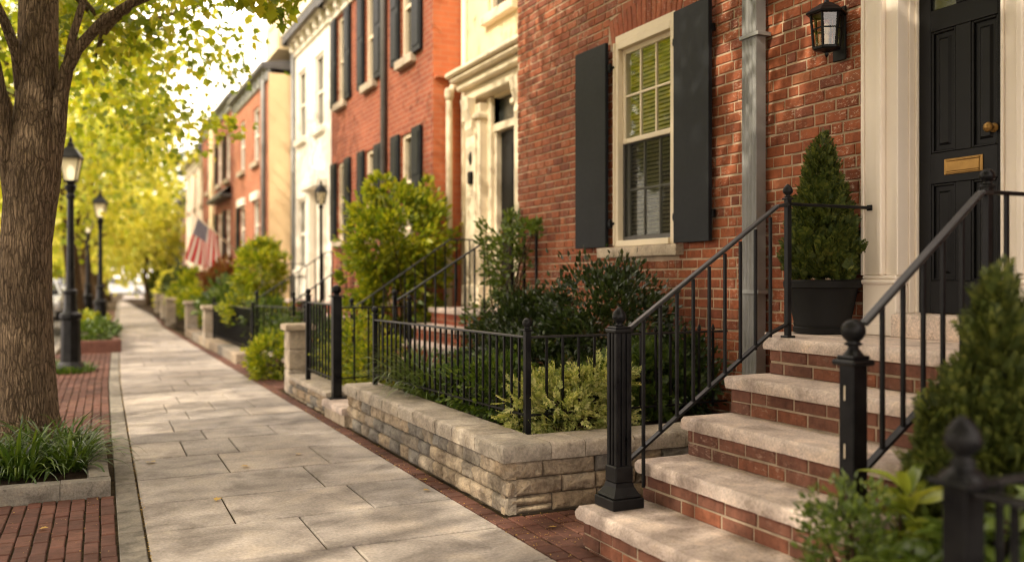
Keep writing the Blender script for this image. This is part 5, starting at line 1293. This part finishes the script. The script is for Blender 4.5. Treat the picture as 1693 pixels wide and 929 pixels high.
# ================================================================== CARS
def car(name, lab, loc, rz, paint, L=4.5, W=1.78, H=1.42, suv=False):
    t = thing(name, lab, 'car', (0, 0, 0))
    # side profile (y along the car, nose at -y)
    hl = L / 2; bz = .30; belt = .88 if not suv else .98
    low = [(-hl, .36), (-hl + .02, .62), (-hl + .12, .74), (-hl + .95, belt - .06), (-hl + 1.15, belt), (hl - .8, belt + .04), (hl - .15, belt), (hl, .75), (hl, .42), (hl - .1, bz), (-hl + .12, bz)]
    def loft(poly, w0, w1, zref, dz, mb):
        n = len(poly); vs = []
        for s, f in ((-1, 0), (-1, 1), (1, 1), (1, 0)):
            pass
        rings = [(-.5, .0), (-.47, 1.0), (.47, 1.0), (.5, .0)]
        for xr, _ in ((-.5, 0), (-.44, 1), (.44, 1), (.5, 0)):
            for (yy, zz) in poly:
                inn = abs(xr) < .46; k = (1 - .0 * inn); zz2 = zz + (.012 if inn and zz > .7 else 0); yy2 = yy * (1.012 if inn else .985)
                x = xr * W * (1 - max(0, (zz - .6)) * .10)
                vs.append((x, yy2, zz2))
        fs = [tuple(range(n)), tuple(range(3 * n, 4 * n))[::-1]]
        for r in range(3): fs += [(r * n + i, r * n + (i + 1) % n, (r + 1) * n + (i + 1) % n, (r + 1) * n + i) for i in range(n)]
        mb.add(vs, fs)
    mb = MB(); loft(low, 0, 0, 0, 0, mb); mb.build('body', M[paint], t, True, ang=35)
    top = [(-hl + 1.05, belt - .02), (-hl + 1.75, H - .04), (-hl + 2.3, H), (hl - 1.35 + .5 * suv, H - .01), (hl - .95 + .45 * suv, H - .08), (hl - .45 + .2 * suv, belt)]
    n = len(top); vs = []
    for s in (-1, 1):
        for (yy, zz) in top: vs.append((s * (W / 2 - .06 - (zz - belt) * .38), yy, zz))
    mb = MB(); mb.add(vs, [tuple(range(n)), tuple(range(n, 2 * n))[::-1]] + [(i, (i + 1) % n, n + (i + 1) % n, n + i) for i in range(n)]); mb.build('window', M['car_glass'], t, True, ang=30)
    mb = MB(); vr = [p for p in top if p[1] > H - .1]
    vs = []
    for zo in (.012, -.02):
        for s in (-1, 1):
            for (yy, zz) in vr: vs.append((s * (W / 2 - .055 - (zz - belt) * .38), yy, zz + zo))
    k = len(vr); fs = [(i, i + 1, k + i + 1, k + i) for i in range(k - 1)] + [(2 * k + i, 3 * k + i, 3 * k + i + 1, 2 * k + i + 1) for i in range(k - 1)] + [(i, 2 * k + i, 2 * k + i + 1, i + 1) for i in range(k - 1)] + [(k + i, k + i + 1, 3 * k + i + 1, 3 * k + i) for i in range(k - 1)] + [(0, k, 3 * k, 2 * k), (k - 1, 3 * k - 1, 4 * k - 1, 2 * k - 1)]
    mb.add(vs, fs)
    for s in (-1, 1):
        for (a, b) in ((top[0], top[1]), (top[-1], top[-2]), ((.12, belt), (.1, H - .02))):
            f = lambda p: (s * (W / 2 - .052 - (p[1] - belt) * .38), p[0], p[1]); mb.bar(f(a), f(b), .06, .05)
    mb.build('roof', M[paint], t, True, ang=35)
    for yy in (-hl + .85, hl - .85):
        for s in (-1, 1):
            w = MB(); x = s * (W / 2 - .1); seg = [(.0, -.1), (.2, -.1), (.3, -.1), (.325, -.07), (.325, .07), (.3, .1), (.21, .105), (.0, .06)]
            mt = Matrix.Translation((x, yy, .325)) @ Matrix.Rotation(R(90) * s, 4, 'Y')
            q = MB().lathe([(max(r, .001), z) for r, z in seg], (0, 0, 0), 22); w.add([mt @ Vector(p) for p in q.v], q.f); wo = w.build('wheel', M['tyre'], t, True, ang=40)
            q = MB().lathe([(.2, .10), (.205, .112), (.16, .09), (.06, .1), (.05, .115), (.001, .115)], (0, 0, 0), 22); r = MB(); r.add([mt @ Vector(p) for p in q.v], q.f); r.build('rim', M['rim'], wo, True, ang=40)
    for s in (-1, 1):
        MB().box((s * W * .46, -hl - .004, .60), (s * W * .28, -hl + .09, .73), .02).build('headlight', M['light_clear'], t)
        MB().box((s * W * .46, hl - .1, .70), (s * W * .32, hl + .006, .86), .02).build('tail_light', M['light_red'], t)
        m = MB(); m.box((s * (W / 2 - .03), -hl + 1.42, belt + .02), (s * (W / 2 + .17), -hl + 1.55, belt + .17), .03); m.build('mirror', M[paint], t)
    MB().box((-.35, -hl - .012, .42), (.35, -hl + .05, .6), .01).build('grille', M['tyre'], t)
    t.location = loc; t.rotation_euler = (0, 0, rz); return t
car('parked_car', 'dark car parked at the kerb behind the big tree trunk', (-1.62, 27.2, -.12), 0, 'car_dark', 4.6, 1.8, 1.45, True)
car('parked_car', 'white car parked across the far crossing', (2.9, 83, -.12), R(90), 'car_white', 4.4, 1.8, 1.5, True)
car('parked_car', 'silver car behind the lamp posts at the far crossing', (-1.6, 84, -.12), R(90), 'car_silver', 4.4)
car('parked_car', 'pale car parked at the kerb far up the street', (-2.0, 47, -.12), 0, 'car_white', 4.4)
car('parked_car', 'grey car parked at the kerb between the dark car and the pale car', (-1.5, 36, -.12), 0, 'car_silver', 4.4)

# ================================================================== GARDEN PLANTS
shrub('variegated_shrub', 'cream and green variegated plant at the planter corner', 'shrub', (2.83, 5.08, .47), (.42, .25, .17), 950, .092, M['leaf_varieg'], T_SERR, 34, .24, .6, ground=.34, stems=10, extra=[((3.0, 5.06, .60), (.24, .2, .13), 380, 14)])
shrub('low_shrub', 'dark low spreading shrub behind the planter fence', 'shrub', (2.70, 6.1, .52), (.33, .75, .22), 6500, .04, M['leaf_bed'], T_SIMPLE, 60, .2, .5, ground=.34)
shrub('holly_shrub', 'large glossy dark shrub with reddish tips under the window', 'shrub', (3.58, 5.95, .85), (.46, .62, .54), 10500, .045, M['leaf_holly'], T_SIMPLE, 80, .18, .45, ground=.34, extra=[((3.45, 6.8, .78), (.5, .55, .42), 7500, 80), ((3.1, 6.1, .6), (.45, .8, .28), 5200, 60)])
shrub('fern_shrub', 'feathery mid green plant behind the side fence', 'shrub', (3.45, 5.25, .58), (.4, .22, .25), 1500, .075, M['leaf_green'], T_SPRAY, 40, .25, .5, ground=.34)
shrub('low_shrub', 'dark green clump against the wall behind the spear fence', 'shrub', (3.85, 5.4, .62), (.22, .4, .3), 2200, .045, M['leaf_ground'], T_SIMPLE, 40, .25, .5, ground=.34)
shrub('low_shrub', 'small dark creeping plant at the fence foot beside the variegated plant', 'shrub', (2.6, 5.35, .4), (.16, .4, .07), 1500, .024, M['leaf_ground'], T_SIMPLE, 40, .25, .6, ground=.33)
strap_multi('strap_leaved_plant', 'light green grassy clump at the far end of the stone planter', [((2.55, 7.15, .36), (.25, .3, 0), 360, .52, .007, (.6, 1.4)), ((2.5, 6.7, .36), (.22, .25, 0), 260, .44, .0065, (.5, 1.35))], M['leaf_laurel'])
shrub('climber', 'leafy climbing shrub beside the cream doorway', 'shrub', (4.0, 8.5, 1.5), (.28, .4, .5), 1500, .06, M['leaf_laurel'], T_SIMPLE, 44, .16, .4, ground=.2, stems=14, extra=[((3.9, 8.8, .8), (.25, .3, .5), 700, 24), ((3.98, 8.0, 1.75), (.12, .35, .12), 260, 12)])
shrub('tall_shrub', 'tall sunlit yellow green shrub before the shuttered brick house', 'shrub', (3.74, 11.25, 1.8), (.68, .58, .66), 5200, .085, M['leaf_shrub'], T_SIMPLE, 80, .15, .4, ground=.1, stems=24, extra=[((3.74, 11.3, 1.15), (.55, .5, .6), 2400, 46), ((3.3, 11.1, 1.75), (.28, .3, .3), 560, 12), ((3.95, 11.1, 2.4), (.22, .25, .2), 260, 9), ((3.3, 11.35, 1.35), (.35, .35, .45), 900, 20), ((3.2, 11.3, 2.05), (.22, .22, .18), 220, 7), ((3.5, 11.2, 2.4), (.2, .2, .2), 220, 8), ((4.05, 10.95, 1.9), (.2, .2, .3), 320, 8)])
shrub('low_shrub', 'yellow flecked low shrub behind the gate panel', 'shrub', (2.65, 9.6, .5), (.33, .6, .4), 2600, .05, M['leaf_shrub'], T_SIMPLE, 50, .22, .45, ground=.1)
shrub('low_shrub', 'green bush between the gate post and the cream house steps', 'shrub', (2.72, 8.82, .4), (.25, .2, .3), 1400, .05, M['leaf_shrub'], T_SIMPLE, 30, .25, .45, ground=.1)
shrub('low_shrub', 'bright round low bush spilling onto the sidewalk past the pier', 'shrub', (2.3, 12.1, .27), (.34, .5, .27), 2600, .06, M['leaf_shrub'], T_SIMPLE, 50, .2, .45, ground=0)
shrub('low_shrub', 'taller green bush behind the spilling round bush', 'shrub', (2.75, 12.5, .5), (.4, .6, .4), 2800, .06, M['leaf_green'], T_SIMPLE, 50, .2, .45, ground=0)
shrub('low_shrub', 'dark green bush behind the stone pier', 'shrub', (2.75, 11.0, .45), (.3, .4, .35), 1800, .05, M['leaf_green'], T_SIMPLE, 40, .2, .45, ground=0)
shrub('round_shrub', 'round sunlit clipped shrub before the white house', 'shrub', (2.85, 16.2, 1.42), (.46, .5, .5), 4200, .075, M['leaf_shrub'], T_SIMPLE, 70, .16, .4, ground=.1, stems=9, extra=[((2.8, 16.6, .7), (.55, 1.1, .45), 2800, 50)])
shrub('low_shrub', 'bushy green planting behind the far black iron fence', 'shrub', (2.8, 15.0, .55), (.4, .9, .4), 2600, .07, M['leaf_green'], T_SIMPLE, 60, .2, .45, ground=.1)
for i, (x, y, z, rx, ry_, rz_, m, lab) in enumerate((
        (2.9, 19.6, .7, .6, 1.2, .55, 'leaf_green', 'green garden shrub just past the first far pier'), (3.0, 21.8, 1.15, .45, .6, .5, 'leaf_red', 'reddish bush hanging below the flag'), (2.9, 24.0, .7, .55, 1.3, .55, 'leaf_shrub', 'yellow green shrub below the flag pole'),
        (3.0, 28.0, .8, .6, 1.6, .65, 'leaf_shrub', 'golden shrub beyond the sunlit pier'), (3.1, 32.5, .8, .6, 1.6, .7, 'leaf_dark', 'dark shrub in the distant gardens'), (3.3, 38, .8, .6, 2.0, .7, 'leaf_hazed', 'pale golden shrub in the distant gardens'),
        (3.7, 46, .9, .7, 2.5, .8, 'leaf_dark', 'distant dark hedge by the small golden tree'), (4.3, 56, .9, .7, 3, .8, 'leaf_hazed', 'farthest golden hedge before the corner'))):
    shrub('garden_shrub', lab, 'shrub', (x, y, z), (rx, ry_, rz_), 2200, .085 + .0025 * y, M[m], T_SMALL, 50, .2, .45, ground=.05, stems=3)
shrub('low_shrub', 'low green plants around the second street lamp', 'shrub', (.2, 18.7, .3), (.4, .9, .2), 1500, .09, M['leaf_green'], T_SMALL, 40, .22, .45, ground=.16, stems=0)
shrub('low_shrub', 'low plants round the third trunk inside the brown planter', 'shrub', (.2, 24, .3), (.35, 2.5, .2), 1500, .1, M['leaf_shrub'], T_SMALL, 50, .2, .45, ground=.16, stems=0)
strap_multi('grass_tuft', 'short grass patch around the nearest street lamp foot', [((-.15, 14.2, -.005), (.6, .9, 0), 500, .16, .008, (.7, 1.5)), ((-.35, 14.6, -.005), (.4, .8, 0), 300, .18, .008, (.7, 1.5))], M['leaf_strap'], 'grass')

# planted pot on the landing
pot = thing('potted_conifer', 'small conical conifer in a black rimmed pot on the landing', 'potted plant', (3.885, 3.99, .985))
px, py = 3.885, 3.99
MB().lathe([(.14, .986), (.16, .99), (.163, 1.02), (.156, 1.026), (.16, 1.04), (.158, 1.05), (.195, 1.23), (.198, 1.245), (.215, 1.25), (.218, 1.285), (.205, 1.295), (.19, 1.29), (.185, 1.25), (.001, 1.25)], (px, py, 0), 40).build('pot', M['pot'], pot, True, ang=45)
MB().lathe([(.186, 1.252), (.1, 1.262), (.001, 1.266)], (px, py, 0), 20).build('soil', M['soil'], pot, True)
mb = MB(); mb.tube([(px, py, 1.24), (px + .004, py, 1.6), (px, py, 2.13)], [.018, .012, .003], 7)
n = 2700; hz = rng.beta(1.05, 1.9, n); a = rng.uniform(0, 6.283, n)
rmax = .205 * (1 - hz) ** .82 * (1 + .2 * np.sin(a * 3 + hz * 17) + .17 * np.sin(a * 5 - hz * 31)) * np.where(hz < .1, .62 + 3.8 * hz, 1) + .006
rr = rmax * np.sqrt(rng.uniform(.12, 1, n)); zz = 1.29 + hz * .86
P = np.stack([px + rr * np.cos(a), py + rr * np.sin(a), zz], 1); P[:, 0] = np.minimum(P[:, 0], FX - .012)
D = np.stack([np.cos(a) * .75, np.sin(a) * .75, .75 + .6 * hz], 1) + rng.normal(size=(n, 3)) * .28
st = rng.random(n) < .07; rr2 = np.where(st, 1.16, 1.0); P[:, 0] = px + (P[:, 0] - px) * rr2; P[:, 1] = py + (P[:, 1] - py) * rr2; P[:, 0] = np.minimum(P[:, 0], FX - .012)
V, F = scatter(T_SPRAY, P, D, .074 * rng.uniform(.45, 1.45, n) * (1 - .35 * hz), .1)
for k in range(40):
    aa = random.uniform(0, 6.28); h = random.random() ** 1.4 * .8; r = .17 * (1 - h); mb.tube([(px, py, 1.3 + h * .8), (px + r * math.cos(aa), py + r * math.sin(aa), 1.36 + h * .83)], [.005, .002], 4)
mb.build('stem', M['twig'], pot, True); link('foliage', np_mesh('conifer', V, F), M['leaf_cypress'], pot)

# right hand bed beside the steps
def conifer(name, lab, c, ground, parts, size, mat):
    t = thing(name, lab, 'shrub', (c[0], c[1], ground)); Ps, Ds, Ss = [], [], []; mb = MB()
    for (x, y, z0, z1, r, n) in parts: # tapered plumes of upright sprays
        n = int(n * .72); h = rng.beta(1.1, 1.5, n); a = rng.uniform(0, 6.283, n); lob = 1 + .22 * np.sin(a * 4 + h * 9 + x * 9) + .16 * np.sin(a * 7 - h * 23)
        rr = r * (1 - h) ** .75 * lob * np.where(h < .15, .7 + 2 * h, 1) * np.sqrt(rng.uniform(.25, 1.05, n))
        Ps.append(np.stack([x + rr * np.cos(a), y + rr * np.sin(a), z0 + h * (z1 - z0)], 1))
        Ds.append(np.stack([np.cos(a) * .7, np.sin(a) * .7, .55 + .7 * h], 1) + rng.normal(size=(n, 3)) * .3); Ss.append(size * rng.uniform(.55, 1.35, n))
        k = max(10, n // 14); hs = rng.uniform(.1, 1, k); aa = rng.uniform(0, 6.283, k); rs = r * (1 - hs) ** .75 * 1.02
        Ps.append(np.stack([x + rs * np.cos(aa), y + rs * np.sin(aa), z0 + hs * (z1 - z0)], 1)); Ds.append(np.stack([np.cos(aa) * .6, np.sin(aa) * .6, .6 + .6 * hs], 1) + rng.normal(size=(k, 3)) * .2); Ss.append(size * rng.uniform(1.3, 2.0, k))
        mb.tube([(x, y, ground - .03), (x, y, z0 + .8 * (z1 - z0))], [.012, .003], 5)
        for k in range(14):
            aa = random.uniform(0, 6.28); hh = random.random() * .7; q = r * .8 * (1 - hh); zz = z0 + hh * (z1 - z0)
            mb.tube([(x, y, zz - .05), (x + q * math.cos(aa), y + q * math.sin(aa), zz + .04)], [.006, .002], 4)
    V, F = scatter(T_SPRAY, np.concatenate(Ps), np.concatenate(Ds), np.concatenate(Ss), .1)
    link('foliage', np_mesh(name, V, F), mat, t); mb.build('stem', M['twig'], t, True); return t
conifer('conifer_shrub', 'dense dark yew like conifer with upright tips right of the steps', (2.8, 2.05), .12,
        [(2.735, 2.020, .55, 1.30, .11, 1000), (2.835, 1.960, .55, 1.21, .115, 1000), (2.705, 2.050, .5, 1.15, .11, 1000), (2.630, 2.090, .45, 0.97, .105, 900), (2.570, 2.130, .42, 0.84, .085, 700), (2.725, 1.960, .35, 0.94, .17, 1300),
         (2.945, 1.880, .4, 1.14, .2, 1400), (3.095, 1.780, .4, 1.09, .25, 1300), (2.665, 2.030, .3, 0.76, .15, 1100), (2.845, 1.830, .3, 0.84, .22, 1100)], .062, M['leaf_yew'])
if 0: shrub('conifer_shrub', 'dense dark yew like conifer with upright tips right of the steps', 'shrub', (2.92, 2.0, .72), (.42, .36, .42), 5200, .055, M['leaf_yew'], T_SPRAY, 90, .15, .2, ground=.12, stems=10, jit=.4,
      extra=[((2.72, 2.14, .98), (.12, .1, .2), 520, 12), ((2.74, 2.13, 1.16), (.05, .05, .17), 200, 7), ((2.80, 2.07, 1.12), (.06, .06, .18), 220, 7), ((2.64, 2.17, .98), (.08, .07, .17), 260, 8), ((2.95, 2.0, 1.05), (.2, .18, .25), 700, 14), ((3.1, 1.8, .8), (.4, .35, .45), 1600, 24), ((2.66, 2.12, .72), (.2, .14, .2), 900, 18)])
shrub('low_shrub', 'small leaved bright bush in front of the lower steps', 'shrub', (2.21, 2.15, .38), (.15, .16, .29), 2600, .024, M['leaf_laurel'], T_SIMPLE, 70, .17, .45, ground=.1)
def rosettes(name, lab, cs, L, w, mat, per=11):
    t = thing(name, lab, 'plant', (cs[0][0], cs[0][1], .1)); Ps, Ds, Ss = [], [], []; mb = MB()
    for (x, y, z) in cs:
        for k in range(per):
            a = k * 2.399 + random.uniform(-.2, .2); e = random.uniform(.0, 1.0) * (1 - k / per * .3); lev = random.uniform(-.06, .02)
            Ps.append((x + .012 * math.cos(a), y + .012 * math.sin(a), z + lev)); Ds.append((math.cos(a) * math.cos(e), math.sin(a) * math.cos(e), math.sin(e))); Ss.append(L * random.uniform(.65, 1.15))
        mb.tube([(x + random.uniform(-.06, .06), y + random.uniform(-.06, .06), .1), (x, y, z)], [.008, .004], 6)
    V, F = scatter(T_LONG, np.array(Ps), np.array(Ds), np.array(Ss), .75, w); link('foliage', np_mesh(name, V, F), mat, t); mb.build('stem', M['twig'], t, True); return t
_tl = []; _tf = []
for i in range(7):
    s = i / 6; wd = .5 * math.sin(math.pi * min(1, s * .92 + .06)) ** .8 * (1 - .15 * s); zc = .12 * math.sin(s * 2.4) - .22 * s * s
    _tl += [(-wd, s, zc + .12 * wd), (0, s, zc - .02), (wd, s, zc + .12 * wd)]
for i in range(6):
    for j in (0, 1): a = i * 3 + j; _tf += [(a, a + 1, a + 4), (a, a + 4, a + 3)]
T_LONG = (np.array(_tl, float), _tf)
rosettes('leafy_plant', 'upright bright plant with pointed leaves beside the tall post', [(2.40, 2.08, .61), (2.36, 2.0, .52), (2.44, 2.16, .55), (2.44, 1.98, .5)], .14, .32, M['leaf_pointed'], 13)
rosettes('leafy_plant', 'broad leaved plant around the foreground fence post', [(2.28, 1.82, .56), (2.36, 1.9, .52), (2.2, 1.88, .47), (2.42, 1.76, .6), (2.5, 1.68, .56), (2.32, 1.7, .48), (2.6, 1.76, .62), (2.4, 1.6, .5), (2.56, 1.56, .6), (2.68, 1.66, .66), (2.2, 1.98, .44), (2.46, 1.9, .5), (2.62, 1.9, .55), (2.7, 1.5, .6), (2.5, 1.45, .55)], .105, .55, M['leaf_laurel'], 13)
shrub('low_shrub', 'dim green underplanting behind the foreground fence post', 'shrub', (2.6, 1.8, .28), (.5, .5, .22), 2600, .045, M['leaf_green'], T_SIMPLE, 50, .25, .5, ground=.1)
#==PART4==
# ================================================================== LIGHT, SKY, CAMERA
SUN_AZ = Vector((-1.0, -.32, 0)).normalized(); EL = R(40)
S = Vector((SUN_AZ.x * math.cos(EL), SUN_AZ.y * math.cos(EL), math.sin(EL)))
sl = bpy.data.lights.new('sun', 'SUN'); sl.energy = 5.0; sl.angle = R(.6); sl.color = (1, .88, .68)
so = bpy.data.objects.new('sun', sl); COL.objects.link(so); so.rotation_euler = S.to_track_quat('Z', 'Y').to_euler(); so.location = S * 40
w = bpy.data.worlds.new('World'); SC.world = w; w.use_nodes = True; nt = w.node_tree; bg = nt.nodes['Background']
sky = nt.nodes.new('ShaderNodeTexSky'); sky.sky_type = 'NISHITA'; sky.sun_disc = False; sky.sun_elevation = EL
sky.sun_rotation = math.atan2(S.x, S.y); sky.air_density = 1.2; sky.dust_density = 4.0; sky.ozone_density = .6
mx = nt.nodes.new('ShaderNodeMix'); mx.data_type = 'RGBA'; mx.blend_type = 'MULTIPLY'; mx.inputs[0].default_value = 1
nt.links.new(sky.outputs[0], mx.inputs[6]); mx.inputs[7].default_value = (2.3, 2.1, 1.9, 1)
hz = nt.nodes.new('ShaderNodeMix'); hz.data_type = 'RGBA'; hz.inputs[0].default_value = .8; nt.links.new(mx.outputs[2], hz.inputs[6]); hz.inputs[7].default_value = (30.0, 26.0, 23.0, 1)
nt.links.new(hz.outputs[2], bg.inputs[0]); bg.inputs[1].default_value = .15

cam = bpy.data.cameras.new('camera'); co = bpy.data.objects.new('camera', cam); COL.objects.link(co)
cam.sensor_width = 36; cam.lens = 31.896; cam.clip_end = 1000; cam.clip_start = .05
th = math.atan(711.5 / 1500); co.location = (0, 0, 1.3); co.rotation_euler = (R(90), 0, -th)
cam.shift_y = -(464.5 - 461) / 1693 * 1.0
cam.dof.use_dof = True; cam.dof.focus_distance = 5.2; cam.dof.aperture_fstop = 1.0; cam.dof.aperture_blades = 9
SC.camera = co
SC.view_settings.view_transform = 'Standard'; SC.view_settings.look = 'None'; SC.view_settings.exposure = 0; SC.view_settings.gamma = 1
SC.render.engine = 'CYCLES'
cy = SC.cycles; cy.use_denoising = True; cy.denoising_prefilter = 'ACCURATE'; cy.filter_width = 1.15; cy.max_bounces = 7; cy.diffuse_bounces = 4; cy.glossy_bounces = 3; cy.transmission_bounces = 4; cy.transparent_max_bounces = 12
cy.sample_clamp_indirect = 6; cy.caustics_reflective = False; cy.caustics_refractive = False
